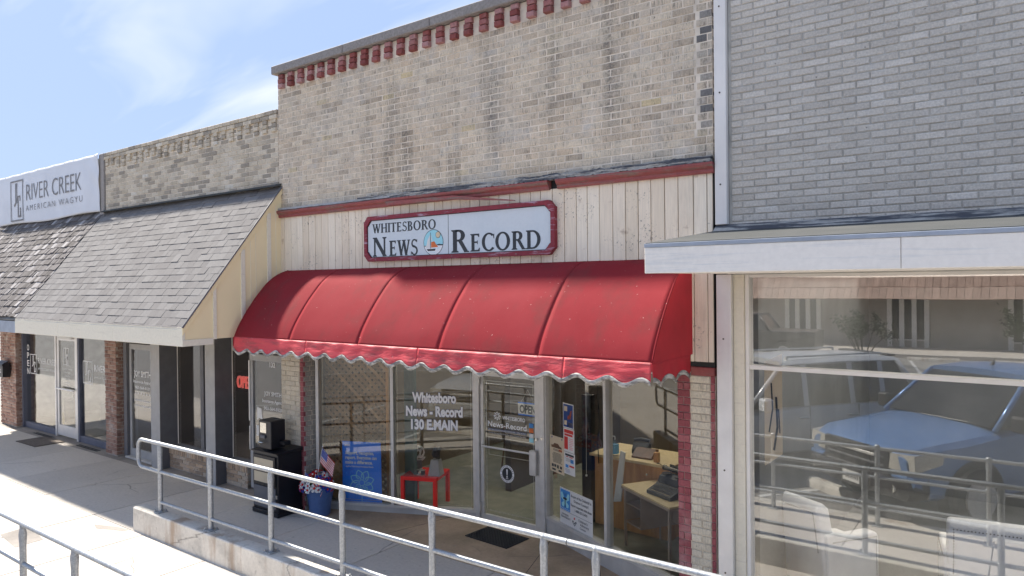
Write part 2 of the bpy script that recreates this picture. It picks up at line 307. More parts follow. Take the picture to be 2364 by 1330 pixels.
MATS['print_blue'] = plain('mid_blue_print', (0.05, 0.26, 0.62), 0.5, var=0.05, bump=0)
MATS['print_cream'] = plain('cream_print', (0.72, 0.58, 0.38), 0.5, var=0.05, bump=0)
MATS['mat_brown'] = plain('brown_doormat', (0.15, 0.125, 0.105), 0.95, var=0.3, scale=30, bump=0.6)
MATS['neon'] = plain('red_neon', (0.80, 0.16, 0.13), 0.4, var=0, bump=0, emit=0.12)
MATS['stripe'] = plain('white_road_paint', (0.60, 0.60, 0.58), 0.8, var=0.25, scale=12)
MATS['stripe_y'] = plain('yellow_road_paint', (0.62, 0.42, 0.12), 0.8, var=0.25, scale=12)
MATS['car_blue'] = plain('metallic_blue_paint', (0.13, 0.24, 0.46), 0.25, 0.3, var=0.03, bump=0)
MATS['car_silver'] = plain('silver_white_paint', (0.56, 0.57, 0.58), 0.25, 0.2, var=0.03, bump=0)
MATS['car_black'] = plain('dark_car_paint', (0.045, 0.042, 0.042), 0.25, 0.2, var=0.03, bump=0)
MATS['car_glass'] = plain('tinted_car_glass', (0.02, 0.022, 0.025), 0.08, var=0.05, bump=0)
MATS['tyre'] = plain('tyre', (0.03, 0.03, 0.03), 0.85, var=0.2, bump=0.2)
MATS['lamp'] = plain('lamp_lens', (0.60, 0.58, 0.52), 0.12, 0.2, var=0.3, scale=40)
MATS['bank_wall'] = plain('bank_stucco', (0.44, 0.39, 0.34), 0.9, var=0.12, scale=1.2)
MATS['bank_tile'] = plain('pink_roof_tile', (0.60, 0.42, 0.33), 0.8, var=0.15, scale=3, per=0.15)
MATS['leaf'] = plain('leaf_green', (0.055, 0.075, 0.03), 0.7, var=0.3, scale=3, per=0.5, bump=0)
MATS['bark'] = plain('bark', (0.12, 0.09, 0.07), 0.9, var=0.3, scale=10)
MATS['sanit'] = plain('blue_gel', (0.10, 0.42, 0.72), 0.15, var=0.05, bump=0)
MATS['cloth_teal'] = plain('teal_drape', (0.13, 0.19, 0.165), 0.9, var=0.15, scale=8)
MATS['cloth_yellow'] = plain('ochre_valance', (0.34, 0.25, 0.05), 0.9, var=0.2, scale=4)
MATS['yellow'] = plain('yellow_plastic', (0.60, 0.50, 0.12), 0.5, var=0.1)
def added_skyl():
    t = NT('added_skylight_pane'); a = t.N('ShaderNodeBsdfTranslucent'); a.inputs[0].default_value = (0.95, 0.95, 0.92, 1); t.l.new(a.outputs[0], t.out.inputs[0]); return t.m  # translucent sheet for added roof openings that brighten the interiors
MATS['added_skylight'] = added_skyl()
def glass(name, tint, refl, rough=0.0, wave=0.0):
    t = NT(name)
    tr = t.N('ShaderNodeBsdfTransparent'); tr.inputs[0].default_value = lin(tint)
    gl = t.N('ShaderNodeBsdfGlossy'); gl.inputs['Roughness'].default_value = rough; gl.inputs[0].default_value = (0.95, 0.96, 0.96, 1)
    if wave:
        t.l.new(t.bump(t.noise(t.pos((1, 1, 1)), 0.9, 1), wave, 0.02), gl.inputs['Normal'])
    lw = t.N('ShaderNodeLayerWeight'); lw.inputs[0].default_value = 0.5
    f = t.math('ADD', t.math('MULTIPLY', t.math('POWER', lw.outputs['Facing'], 5.0), 1.0-refl), refl)
    m = t.N('ShaderNodeMixShader'); t.l.new(f, m.inputs[0]); t.l.new(tr.outputs[0], m.inputs[1]); t.l.new(gl.outputs[0], m.inputs[2])
    t.l.new(m.outputs[0], t.out.inputs[0]); return t.m
MATS['glass_news'] = glass('shop_glass', (0.95, 0.95, 0.92), 0.055, wave=0.08)
MATS['glass_right'] = glass('reflective_shop_glass', (0.96, 0.96, 0.96), 0.125, wave=0.03)
MATS['glass_left'] = glass('grey_shop_glass', (0.90, 0.90, 0.90), 0.09, wave=0.06)
MATS['glass_clear'] = glass('clear_plastic', (0.9, 0.9, 0.9), 0.1)
# ---------------------------------------------------------------- mesh helpers
COL = sc.collection
def link(o, parent=None):
    COL.objects.link(o)
    if parent is not None: o.parent = parent
    return o
def tag(o, label=None, cat=None, group=None, kind=None):
    if label: o['label'] = label
    if cat: o['category'] = cat
    if group: o['group'] = group
    if kind: o['kind'] = kind
    return o
def empty(name, loc=(0, 0, 0), rz=0.0, label=None, cat=None, group=None):
    o = bpy.data.objects.new(name, None); o.empty_display_size = 0.1
    o.location = loc; o.rotation_euler = (0, 0, rz); link(o); return tag(o, label, cat, group)
class MB:
    def __init__(s): s.v = []; s.f = []; s.mi = []; s.cur = 0
    def add(s, vs, fs):
        b = len(s.v); s.v += [tuple(p) for p in vs]
        for f in fs: s.f.append(tuple(b+i for i in f)); s.mi.append(s.cur)
        return s
    def box(s, x0, x1, y0, y1, z0, z1, c=0.0):
        if c <= 0:
            return s.add([(x0,y0,z0),(x1,y0,z0),(x1,y1,z0),(x0,y1,z0),(x0,y0,z1),(x1,y0,z1),(x1,y1,z1),(x0,y1,z1)],
                         [(0,3,2,1),(4,5,6,7),(0,1,5,4),(1,2,6,5),(2,3,7,6),(3,0,4,7)])
        # chamfered box: 24 verts
        xs, ys, zs = (x0, x1), (y0, y1), (z0, z1); vs = []; idx = {}
        for i in (0, 1):
            for j in (0, 1):
                for k in (0, 1):
                    px, py, pz = xs[i], ys[j], zs[k]; dx = c if i == 0 else -c; dy = c if j == 0 else -c; dz = c if k == 0 else -c
                    idx[(i,j,k,'x')] = len(vs); vs.append((px, py+dy, pz+dz))
                    idx[(i,j,k,'y')] = len(vs); vs.append((px+dx, py, pz+dz))
                    idx[(i,j,k,'z')] = len(vs); vs.append((px+dx, py+dy, pz))
        I = lambda i,j,k,a: idx[(i,j,k,a)]; fs = []
        for a in (0, 1):
            q = [I(a,0,0,'x'), I(a,1,0,'x'), I(a,1,1,'x'), I(a,0,1,'x')]; fs.append(tuple(q if a else q[::-1]))
            q = [I(0,a,0,'y'), I(1,a,0,'y'), I(1,a,1,'y'), I(0,a,1,'y')]; fs.append(tuple(q[::-1] if a else q))
            q = [I(0,0,a,'z'), I(1,0,a,'z'), I(1,1,a,'z'), I(0,1,a,'z')]; fs.append(tuple(q if a else q[::-1]))
        for a in (0, 1):
            for b in (0, 1):
                q = [I(0,a,b,'y'), I(1,a,b,'y'), I(1,a,b,'z'), I(0,a,b,'z')]; fs.append(tuple(q if (a ^ b) else q[::-1]))
                q = [I(a,0,b,'x'), I(a,1,b,'x'), I(a,1,b,'z'), I(a,0,b,'z')]; fs.append(tuple(q[::-1] if (a ^ b) else q))
                q = [I(a,b,0,'x'), I(a,b,1,'x'), I(a,b,1,'y'), I(a,b,0,'y')]; fs.append(tuple(q if (a ^ b) else q[::-1]))
        for i in (0, 1):
            for j in (0, 1):
                for k in (0, 1):
                    q = (I(i,j,k,'x'), I(i,j,k,'y'), I(i,j,k,'z')); fs.append(q if (i+j+k) % 2 else q[::-1])
        return s.add(vs, fs)
    def prism(s, poly, axis, a, b):                     # poly in the two other axes, extruded from a to b along axis
        n = len(poly)
        def P(p, t):
            if axis == 'x': return (t, p[0], p[1])
            if axis == 'y': return (p[0], t, p[1])
            return (p[0], p[1], t)
        vs = [P(p, a) for p in poly] + [P(p, b) for p in poly]
        fs = [tuple(range(n)), tuple(range(2*n-1, n-1, -1))] + [(i, n+i, n+(i+1) % n, (i+1) % n) for i in range(n)]
        return s.add(vs, fs)
    def tube(s, pts, r, n=10, cap=True):
        pts = [Vector(p) for p in pts]; rings = []; up = None
        rs = r if isinstance(r, (list, tuple)) else [r]*len(pts)
        for i, p in enumerate(pts):
            d = (pts[min(i+1, len(pts)-1)] - pts[max(i-1, 0)]).normalized()
            if up is None: up = Vector((0, 0, 1)) if abs(d.z) < 0.9 else Vector((1, 0, 0))
            a = d.cross(up).normalized(); b = a.cross(d).normalized(); up = b
            rings.append([p + (a*math.cos(2*math.pi*k/n) + b*math.sin(2*math.pi*k/n))*rs[i] for k in range(n)])
        vs = [q for rg in rings for q in rg]; fs = []
        for i in range(len(pts)-1):
            for k in range(n):
                fs.append((i*n+k, i*n+(k+1) % n, (i+1)*n+(k+1) % n, (i+1)*n+k))
        if cap: fs += [tuple(range(n-1, -1, -1)), tuple((len(pts)-1)*n+k for k in range(n))]
        return s.add(vs, fs)
    def lathe(s, prof, c=(0, 0, 0), n=20):
        vs = []; fs = []
        for r, z in prof:
            for k in range(n): vs.append((c[0]+r*math.cos(2*math.pi*k/n), c[1]+r*math.sin(2*math.pi*k/n), c[2]+z))
        for i in range(len(prof)-1):
            for k in range(n): fs.append((i*n+k, i*n+(k+1) % n, (i+1)*n+(k+1) % n, (i+1)*n+k))
        fs += [tuple(range(n-1, -1, -1)), tuple((len(prof)-1)*n+k for k in range(n))]
        return s.add(vs, fs)
    def ball(s, c, r, n=8, m=5, sq=(1, 1, 1)):
        vs = []; fs = []
        for i in range(1, m):
            a = math.pi*i/m
            for k in range(n): vs.append((c[0]+r*sq[0]*math.sin(a)*math.cos(2*math.pi*k/n), c[1]+r*sq[1]*math.sin(a)*math.sin(2*math.pi*k/n), c[2]+r*sq[2]*math.cos(a)))
        t = len(vs); vs += [(c[0], c[1], c[2]+r*sq[2]), (c[0], c[1], c[2]-r*sq[2])]
        for i in range(m-2):
            for k in range(n): fs.append((i*n+k, (i+1)*n+k, (i+1)*n+(k+1) % n, i*n+(k+1) % n))
        for k in range(n): fs.append((t, k, (k+1) % n)); fs.append((t+1, (m-2)*n+(k+1) % n, (m-2)*n+k))
        return s.add(vs, fs)
    def grid(s, fn, nu, nv):
        vs = [fn(i/nu, j/nv) for j in range(nv+1) for i in range(nu+1)]
        fs = [(j*(nu+1)+i, j*(nu+1)+i+1, (j+1)*(nu+1)+i+1, (j+1)*(nu+1)+i) for j in range(nv) for i in range(nu)]
        return s.add(vs, fs)
    def xf(s, m, start=0):
        for i in range(start, len(s.v)): s.v[i] = tuple(m @ Vector(s.v[i]))
        return s
    def mesh(s, name, mats, smooth=False):
        me = bpy.data.meshes.new(name); me.from_pydata(s.v, [], s.f)
        for m in (mats if isinstance(mats, (list, tuple)) else [mats]): me.materials.append(M(m) if isinstance(m, str) else m)
        for p, k in zip(me.polygons, s.mi): p.material_index = k; p.use_smooth = smooth
        me.update(); return me
    def build(s, name, mats, parent=None, smooth=False, solid=0.0, autosmooth=False, **k):
        me = s.mesh(name, mats, smooth)
        o = bpy.data.objects.new(name, me); link(o, parent)
        if solid:
            md = o.modifiers.new('thick', 'SOLIDIFY'); md.thickness = solid; md.offset = 0
        if autosmooth:
            for p in me.polygons: p.use_smooth = True
            try: me.set_sharp_from_angle(angle=R(35))
            except Exception: pass
        return tag(o, **k)
def bx(name, mat, parent, x0, x1, y0, y1, z0, z1, c=0.0, **k):
    # the object's origin sits at the middle of its foot
    cx, cy = (x0+x1)/2, (y0+y1)/2
    me = MB().box(x0-cx, x1-cx, y0-cy, y1-cy, 0, z1-z0, c).mesh(name, mat)
    o = bpy.data.objects.new(name, me); o.location = (cx, cy, z0); link(o, parent); return tag(o, **k)
def copy_tree(o, parent=None):
    c = o.copy(); COL.objects.link(c); c.parent = parent
    if parent is not None: c.matrix_parent_inverse = o.matrix_parent_inverse.copy()
    for ch in list(o.children): copy_tree(ch, c)
    return c
_tc = {}
def text_mesh(txt, bold=0.0, sp=1.0, align='CENTER', extrude=0.0, res=3, line=1.0, shear=0.0):
    key = (txt, bold, sp, align, extrude, res, line, shear)
    if key in _tc: return _tc[key]
    cu = bpy.data.curves.new('t', 'FONT'); cu.body = txt; cu.size = 1.0; cu.offset = bold; cu.space_character = sp; cu.space_line = line
    cu.align_x = align; cu.extrude = extrude; cu.resolution_u = res; cu.shear = shear
    ob = bpy.data.objects.new('t', cu); COL.objects.link(ob)
    dg = bpy.context.evaluated_depsgraph_get(); dg.update()
    me = bpy.data.meshes.new_from_object(ob.evaluated_get(dg)); bpy.data.objects.remove(ob); bpy.data.curves.remove(cu)
    _tc[key] = me; return me
def basis(o, ux, uy):
    ux = Vector(ux).normalized(); uy = Vector(uy).normalized(); uz = ux.cross(uy)
    m = Matrix((ux, uy, uz)).transposed().to_4x4(); m.translation = Vector(o); return m
FRONT = ((1, 0, 0), (0, 0, 1))
def text(name, txt, mat, parent, loc, h, width=None, ux=(1, 0, 0), uy=(0, 0, 1), **k):
    """flat lettering: h = cap height in metres, width = total width in metres; loc = centre of the base line"""
    me = text_mesh(txt, **k).copy(); me.materials.clear(); me.materials.append(M(mat))
    xs = [v.co.x for v in me.vertices]; w = (max(xs)-min(xs)) if xs else 1
    sy = h/0.72; sx = (width/w) if width else sy; cx = (max(xs)+min(xs))/2 if k.get('align', 'CENTER') == 'CENTER' else min(xs)
    m = basis(loc, ux, uy)
    for v in me.vertices: v.co = ((v.co.x-cx)*sx, v.co.y*sy, v.co.z)
    me.transform(m); me.name = name
    o = bpy.data.objects.new(name, me); return link(o, parent)
def flat(name, mat, parent, m, polys, depth=0.0015, z=0.0):
    """thin printed shapes: polygons in the plane of matrix m"""
    b = MB()
    for i, p in enumerate(polys): b.prism(p, 'z', z, z+depth+(i % 7)*0.00012)
    b.xf(m); return b.build(name, mat, parent)
def rect(x0, y0, x1, y1): return [(x0, y0), (x1, y0), (x1, y1), (x0, y1)]
def circ(cx, cy, rx, ry=None, n=28): return [(cx+rx*math.cos(2*math.pi*k/n), cy+(ry or rx)*math.sin(2*math.pi*k/n)) for k in range(n)]
def stroke(pts, w, closed=False):
    out = []; n = len(pts); P = [Vector(p) for p in pts]
    for i in range(n if closed else n-1):
        a, b = P[i], P[(i+1) % n]; d = (b-a)
        if d.length < 1e-6: continue
        d.normalize(); q = Vector((-d.y, d.x))*w/2; e = d*w*0.3
        out.append([tuple(a-q-e), tuple(b-q+e), tuple(b+q+e), tuple(a+q-e)])
    return out

# ---------------------------------------------------------------- brickwork
def brick_piece(w, h, d, seed, c=0.006):
    r = random.Random(seed); j = lambda a: r.uniform(-a, a); x, z = w/2, h/2
    f = [(-x+c+j(.003), 0+j(.001), -z+c+j(.002)), (x-c+j(.003), 0+j(.001), -z+c+j(.002)), (x-c+j(.003), 0+j(.001), z-c+j(.002)), (-x+c+j(.003), 0+j(.001), z-c+j(.002))]
    g = [(-x, c, -z), (x, c, -z), (x, c, z), (-x, c, z)]; b = [(-x, d, -z), (x, d, -z), (x, d, z), (-x, d, z)]
    fs = [(0, 1, 2, 3)]
    for i in range(4):
        k = (i+1) % 4; fs += [(i, 4+i, 4+k, k), (4+i, 8+i, 8+k, 4+k)]
    return f+g+b, fs
class BrickSet:
    """collects brick places; the 300 nearest become parts, the rest one joined part"""
    def __init__(s, limit=290): s.items = []; s.limit = limit; s.cache = {}
    def field(s, parent, mat, x0, x1, z0, z1, y=0.0, course=0.0677, length=0.203, joint=0.010, face=0.0, phase=0.0, skip=None, depth=0.07, jit=0.0025, matfn=None, order='run'):
        """face: rotation about z of the wall (0 = faces -y); x runs along the wall from the pivot given by place()"""
        rows = max(1, round((z1-z0)/course)); ch = (z1-z0)/rows
        for r_ in range(rows):
            zc_ = z0+(r_+0.5)*ch; off = ((r_ % 2)*0.5+phase)*(length+joint); x = x0-(off % (length+joint))
            while x < x1-0.012:
                a, b = max(x, x0), min(x+length, x1); x += length+joint
                if b-a < 0.03: continue
                if skip and skip((a+b)/2, zc_, b-a): continue
                mt = matfn((a+b)/2, zc_) if matfn else mat
                s.items.append((parent, mt, ((a+b)/2, y+rng.uniform(-jit, jit), zc_), b-a, ch-joint*0.8, depth, 0.0))
    def one(s, parent, mat, loc, w, h, depth, rz=0.0): s.items.append((parent, mat, loc, w, h, depth, rz))
    def flush(s, name='brick'):
        def vis(it):
            d = Vector(it[2])-CAM; return d.length
        s.items.sort(key=vis); near, rest = s.items[:s.limit], s.items[s.limit:]
        for i, (p, mt, loc, w, h, dep, rz) in enumerate(near):
            key = (mt, round(h, 3), round(dep, 3), i % 4); full = 0.203 if w > 0.15 else 0.1
            key += (full,)
            if key not in s.cache:
                vs, fs = brick_piece(full, h, dep, i % 4); s.cache[key] = MB().add(vs, fs).mesh(name, mt)
            o = bpy.data.objects.new(name, s.cache[key]); o.location = loc; o.rotation_euler = (rng.uniform(-.004, .004), rng.uniform(-.006, .006), rz); o.scale = (w/full, 1, 1); link(o, p)
        by = {}
        for it in rest: by.setdefault((it[0].name, it[1]), []).append(it)
        for (pn, mt), its in by.items():
            b = MB()
            for i, (p, _, loc, w, h, dep, rz) in enumerate(its):
                vs, fs = brick_piece(w, h, dep, i % 11)
                mm = Matrix.Translation(loc) @ Matrix.Rotation(rz, 4, 'Z'); b.add([mm @ Vector(v) for v in vs], fs)
            b.build(name, mt, its[0][0], kind='stuff')
        s.items = []
# ================================================================ GROUND
tag(MB().add([(-900, -900, -0.16), (900, -900, -0.16), (900, 900, -0.16), (-900, 900, -0.16)], [(0, 1, 2, 3)]).build('ground', 'lot'), kind='structure')
road = tag(MB().box(-70, 60, -16.2, -3.86, -0.155, -0.125).build('road', 'asphalt'), kind='structure')
lot = tag(MB().box(-70, 60, -27.2, -16.2, -0.155, -0.121).build('parking_lot', 'lot'), kind='structure')
walk = tag(MB().box(-40, 12, -3.86, -0.02, -0.15, -0.045).build('sidewalk', 'plinth'), kind='structure')
# slabs of the walk: full depth left of the kerb wall, split round it to the right
xs = [-33.4, -31.9, -30.4, -28.9, -27.4, -25.9, -24.4, -22.9, -21.4, -20.0, -18.5, -16.35, -14.9, -13.45, -12.0, -10.39, -9.015, -7.585, -6.14, -4.70, -3.27, -1.84, -0.41, 1.02, 2.45, 3.9, 5.3, 6.8]
for i in range(len(xs)-1):
    a, b = xs[i]+0.005, xs[i+1]-0.005
    j = rng.uniform(-.0015, .0015)
    gap = 0.010 if abs(xs[i]+10.39) < .01 else 0.0
    bx('slab', 'concrete', walk, a+gap, b, -1.745 if a > -10.4 else -1.75, -0.115, -0.05, 0.0+j, 0.004)
    bx('slab', 'concrete', walk, a+gap, b, -3.80, -1.755, -0.05, 0.0-j, 0.004)
# strip of older dark concrete at the foot of the left fronts
tag(MB().box(-30, -8.62, -0.11, 0.42, -0.1, -0.003).build('shop_step', 'plinth'), kind='structure')
# stained entry apron, V shaped
b = MB()
ap = [(-8.60, -0.11), (-2.25, -0.11), (-2.25, 0.02), (-2.66, 0.18), (-4.88, 1.22), (-5.95, 1.22), (-8.1, 0.24), (-8.6, 0.24)]
b.prism(ap, 'z', -0.08, 0.006)
entry = tag(b.build('entry_floor', 'entry_floor'), kind='structure')
b = MB()
for p, q in (((-6.55, -0.11), (-6.25, 1.05)), ((-4.35, -0.11), (-4.75, 1.1)), ((-3.35, -0.11), (-3.9, 0.72))):
    d = (Vector(q)-Vector(p)).normalized(); n_ = Vector((-d.y, d.x))*0.003
    P_, Q_ = Vector(p), Vector(q)
    b.prism([tuple(P_-n_), tuple(Q_-n_), tuple(Q_+n_), tuple(P_+n_)], 'z', 0.002, 0.0075)
b.build('joint', 'black_matte', entry)
bx('road_edge', 'concrete_curb', walk, -40, 12, -3.97, -3.81, -0.15, -0.001, 0.01)
# low kerb wall that carries the inner rail
b = MB(); b.box(-9.31, 4.2, -1.737, -1.552, -0.04, 0.297, 0.012)
kerb = tag(b.build('kerb_wall', 'concrete_curb'), kind='structure')
tag(MB().prism([(-10.58, -2.45), (-9.87, -2.55), (-9.85, -2.86), (-10.53, -2.80)], 'z', -0.01, 0.004).build('utility_cover', 'plinth', None, label='rectangular utility cover set flush in the sunlit pavement', cat='cover'))
patch = [(-9.95, -1.93), (-9.6, -1.80), (-9.36, -1.77), (-9.34, -1.83), (-9.55, -1.90), (-9.75, -1.99)]
tag(MB().prism(patch, 'z', -0.01, 0.003).build('repair_patch', 'plinth', None), kind='structure')
for a0, a1, yy in ((-34, 8, -16.25),):
    tag(MB().box(a0, a1, yy-0.06, yy+0.06, -0.15, -0.117).build('lane_line', 'stripe'), kind='structure')
# angled stall lines next to the walk, wheel stops
HD = Vector((-0.6, 0.8, 0)); SD = Vector((0.8, 0.6, 0))
def strip(p, q, w, z0, z1, mat, name):
    p, q = Vector(p), Vector(q); d = (q-p).normalized(); n_ = Vector((-d.y, d.x))*w/2
    return tag(MB().prism([tuple(p-n_), tuple(q-n_), tuple(q+n_), tuple(p+n_)], 'z', z0, z1).build(name, mat), kind='structure')
for k in range(-4, 4):
    px = -3.35+k*3.45
    strip((px, -4.4), (px+3.3, -8.8), 0.1, -0.14, -0.117, 'stripe', 'stall_line')
for k in range(-9, 5):
    px = -4.2+k*2.75
    strip((px, -26.6), (px+1.0, -21.5), 0.1, -0.13, -0.113, 'stripe', 'stall_line')
def wheel_stop(x, y, rz, label):
    o = MB().prism([(-0.11, 0), (0.11, 0), (0.085, 0.09), (0.05, 0.14), (-0.05, 0.14), (-0.085, 0.09)], 'x', -0.9, 0.9).build('wheel_stop', 'concrete_curb', None, label=label, cat='wheel stop', group='concrete wheel stops')
    o.location = (x, y, -0.125); o.rotation_euler = (0, 0, rz)
wheel_stop(-2.15, -4.95, math.atan2(0.6, 0.8), 'pale concrete wheel stop under the nose of the blue pickup')
wheel_stop(-5.55, -4.95, math.atan2(0.6, 0.8), 'pale concrete wheel stop in front of the silver wagon')
wheel_stop(-6.0, -26.2, 0.02, 'left concrete wheel stop before the pale bank, seen reflected')
wheel_stop(-3.3, -26.1, -0.02, 'middle concrete wheel stop before the pale bank, seen reflected')
wheel_stop(-0.4, -26.1, 0.01, 'right concrete wheel stop before the pale bank, seen reflected')

# ================================================================ HANDRAILS
def rail(name, y, xs_, x0, x1, zf, label, loop_left=False, low=True, base=0.297, xlow=None):
    """top pipe, mid pipe, low pipe, posts with base plates and bolts; zf(x, k) gives pipe heights"""
    root = empty(name, (xs_[0], y, base), 0, label, 'handrail', 'galvanized pipe handrails')
    L = lambda p: (p[0]-xs_[0], p[1]-y, p[2]-base)
    top = lambda x: zf(x, 0); mid = lambda x: zf(x, 1); lw = lambda x: zf(x, 2)
    if loop_left:
        zt, zm, r_ = top(x0), mid(x0), 0.10; pts = [L((x1, y, top(x1)))]
        pts += [L((x0+r_+0.1, y, zt))]
        for k in range(7):
            a = math.pi/2 + k*math.pi/12; pts.append(L((x0+r_+r_*math.cos(a), y, zt-r_+r_*math.sin(a))))
        for k in range(7):
            a = math.pi + k*math.pi/12; pts.append(L((x0+r_+r_*math.cos(a), y, zm+r_+r_*math.sin(a))))
        pts.append(L((xs_[0], y, zm)))
        MB().tube(pts, 0.024, 12).build('top_rail', 'galv', root, autosmooth=True)
    else:
        MB().tube([L((x0, y, top(x0))), L((x1, y, top(x1)))], 0.024, 12).build('top_rail', 'galv', root, autosmooth=True)
    for fz, nm in ((mid, 'middle_rail'), (lw, 'low_rail')):
        a, b_ = (xs_[0], x1)
        MB().tube([L((a, y, fz(a))), L((b_, y, fz(b_)))], 0.021, 12).build(nm, 'galv', root, autosmooth=True)
    for x in xs_:
        b = MB(); zt = top(x)
        b.tube([L((x, y, base+0.012)), L((x, y, zt-0.16)), L((x, y, zt-0.075)), L((x, y, zt-0.005))], [0.029, 0.029, 0.034, 0.024], 12)
        for k in range(3): b.ball(L((x, y, zf(x, k))), 0.031 if k else 0.028, 8, 5, (1.25, 1, 0.95))
        po = b.build('post', 'galv', root, autosmooth=True)
        pl = MB().box(x-xs_[0]-0.062, x-xs_[0]+0.062, -0.062, 0.062, 0.0, 0.012, 0.002).build('base_plate', 'galv', po)
        for sx, sy in ((-1, -1), (1, 1)):
            MB().tube([(x-xs_[0]+sx*0.047, sy*0.044, 0.012), (x-xs_[0]+sx*0.047, sy*0.044, 0.032)], 0.011, 6).build('bolt', 'galv', po)
    return root
zin = lambda x, k: (1.15, 0.80, 0.42)[k]+0.004*(x+8.8)
rail('handrail', -1.635, [-8.80, -7.66, -6.50, -5.36, -4.19, -3.03], -9.35, -2.817, zin, 'galvanized pipe handrail with a rounded left end on the low kerb wall', True)
rail('handrail', -1.635, [-2.575, -1.42, -0.27, 0.88, 2.03, 3.2], -2.808, 3.6, zin, 'shorter galvanized handrail beyond the pipe joint, before the right shop')
zout = lambda x, k: (0.925+0.028*max(0, min(x+7.4, 3)), 0.56+0.028*max(0, min(x+7.4, 3)), 0.22)[k]
rail('handrail', -3.58, [-11.6, -10.6, -9.55, -8.55, -7.47, -6.38, -5.2, -4.05, -2.9, -1.62, -0.45, 0.75, 1.9, 3.1], -12.1, 3.5, zout, 'outer galvanized handrail along the street edge, nearest the camera at lower left', False, base=0.0)
# ================================================================ NEWS OFFICE BUILDING
XL, XR = -8.60, -2.29
news = empty('news_office', ((XL+XR)/2, 0, 0), 0, 'one storey buff brick newspaper office with maroon brick teeth under its grey coping', 'building')
news_off = news.location.copy()
def nb(b, name, mats, parent=None, **k):             # builds in world coordinates, parents to the building
    o = b.build(name, mats, parent or news, **k)
    if parent is None: o.location = -news_off
    return o
def box_w(name, mat, root, *a, c=0.0, **k):           # a box given in world coordinates under a root that only sits at a location
    o = bx(name, mat, None, *a, c=c, **k); o.parent = root; o.location = o.location - root.location; return o
BS = BrickSet(295)
b = MB(); b.box(XL, XR, 0.0045, 0.35, 4.16, 6.07)
wall = nb(b, 'wall', 'mortar_news')
def news_brick_mat(x, z):
    if x > -2.42 and z > 4.42: return 'brick_dark' if (math.sin(z*37)+math.sin(x*91+z*13)) > 0.1 else 'brick_news'
    return 'brick_news'
DZ = 6.07-3*0.0677
BS.field(wall, 'brick_news', XL, -2.445, 4.40, DZ, course=0.0705, joint=0.009, jit=0.0015)
BS.field(wall, 'brick_news', -2.435, XR, 4.40, DZ, course=0.0705, joint=0.009, matfn=news_brick_mat, length=0.14, phase=0.3)
BS.field(wall, 'brick_news', XL, XR, 4.19, 4.40, course=0.0705, joint=0.009, jit=0.0015, phase=.5)
BS.field(wall, 'brick_white', XL, XR, DZ, 6.07, y=0.01)
BS.flush()
# projecting teeth of three stacked headers
BD = BrickSet(295)
x = XL+0.12; k = 0
teeth = nb(MB().box(XL, XR, 0.05, 0.06, DZ, 6.0), 'dentil_band', 'mortar_news')
while x < XR-0.03:
    for r_ in range(3):
        BD.one(teeth, 'brick_maroon_faded', (x+rng.uniform(-.004, .004), -0.045-0.006*(2-r_)+rng.uniform(-.004, .004), DZ+(r_+0.5)*0.0677), 0.098, 0.058, 0.12)
    x += 0.2135
BD.flush('dentil_brick')
cop = nb(MB().box(XL+0.2, XR-0.2, 0.0, 0.3, 6.075, 6.10), 'coping', 'coping')
x = XL-0.04
while x < XR:
    e = min(x+1.52, XR+0.03); MB().box(x+.003, e-.003, -0.085, 0.42, 6.075, 6.19, 0.010).build('coping_section', 'coping', cop); x = e
# the rest of the shell
shell = nb(MB().box(XL, XL+0.25, 0.36, 14, 0, 5.9).box(XR-0.25, XR, 0.36, 14, 0, 5.9).box(XL, XR, 14, 14.3, 0, 5.9), 'side_walls', 'mortar_news')
nb(MB().box(XL+0.25, XR-0.25, 0.36, 1.4, 5.3, 5.45).box(XL+0.25, XR-0.25, 5.0, 14, 5.3, 5.45).box(XL+0.25, -7.8, 1.4, 5.0, 5.3, 5.45).box(-3.0, XR-0.25, 1.4, 5.0, 5.3, 5.45), 'roof', 'roof_dark')
nb(MB().box(-7.8, -3.0, 1.4, 5.0, 5.36, 5.38), 'added_skylight', 'added_skylight')  # unseen opening added to brighten the newspaper room
# flashing and maroon moulding over the boards (a broken lower piece on the left)
b = MB()
def ragged(b, x0, x1, y0, y1, z0, z1, n, ja):
    vs = []; 
    for i in range(n+1):
        x = x0+(x1-x0)*i/n; j = lambda: rng.uniform(-ja, ja)
        vs += [(x, y0+j()*0.4, z0+j()), (x, y0+j()*0.4, z1+j()), (x, y1, z1), (x, y1, z0)]
    fs = [(0, 1, 2, 3), (4*n+3, 4*n+2, 4*n+1, 4*n)]
    for i in range(n):
        for k in range(4): fs.append((4*i+k, 4*i+4+k, 4*i+4+(k+1) % 4, 4*i+(k+1) % 4))
    b.add(vs, fs)
ragged(b, XL, -6.3, -0.06, 0.02, 4.165, 4.19, 30, 0.003)
nb(b, 'flashing', 'grey_cap')
b = MB(); ragged(b, -6.3, XR, -0.075, 0.02, 4.155, 4.195, 160, 0.010); ragged(b, -6.9, XR, -0.055, 0.0, 4.19, 4.215, 120, 0.009)
nb(b, 'rotten_flashing', 'tar_wood', label='rotten black flashing strip')
prof = [(0.0, 4.06), (-0.045, 4.06), (-0.052, 4.075), (-0.052, 4.095), (-0.075, 4.115), (-0.085, 4.135), (-0.085, 4.153), (0.0, 4.153)]
nb(MB().prism(prof, 'x', XL, -4.00), 'moulding', 'maroon_wood')
nb(MB().prism([(p[0], p[1]+0.0) for p in prof], 'x', -3.90, XR+0.02), 'moulding', 'maroon_wood')
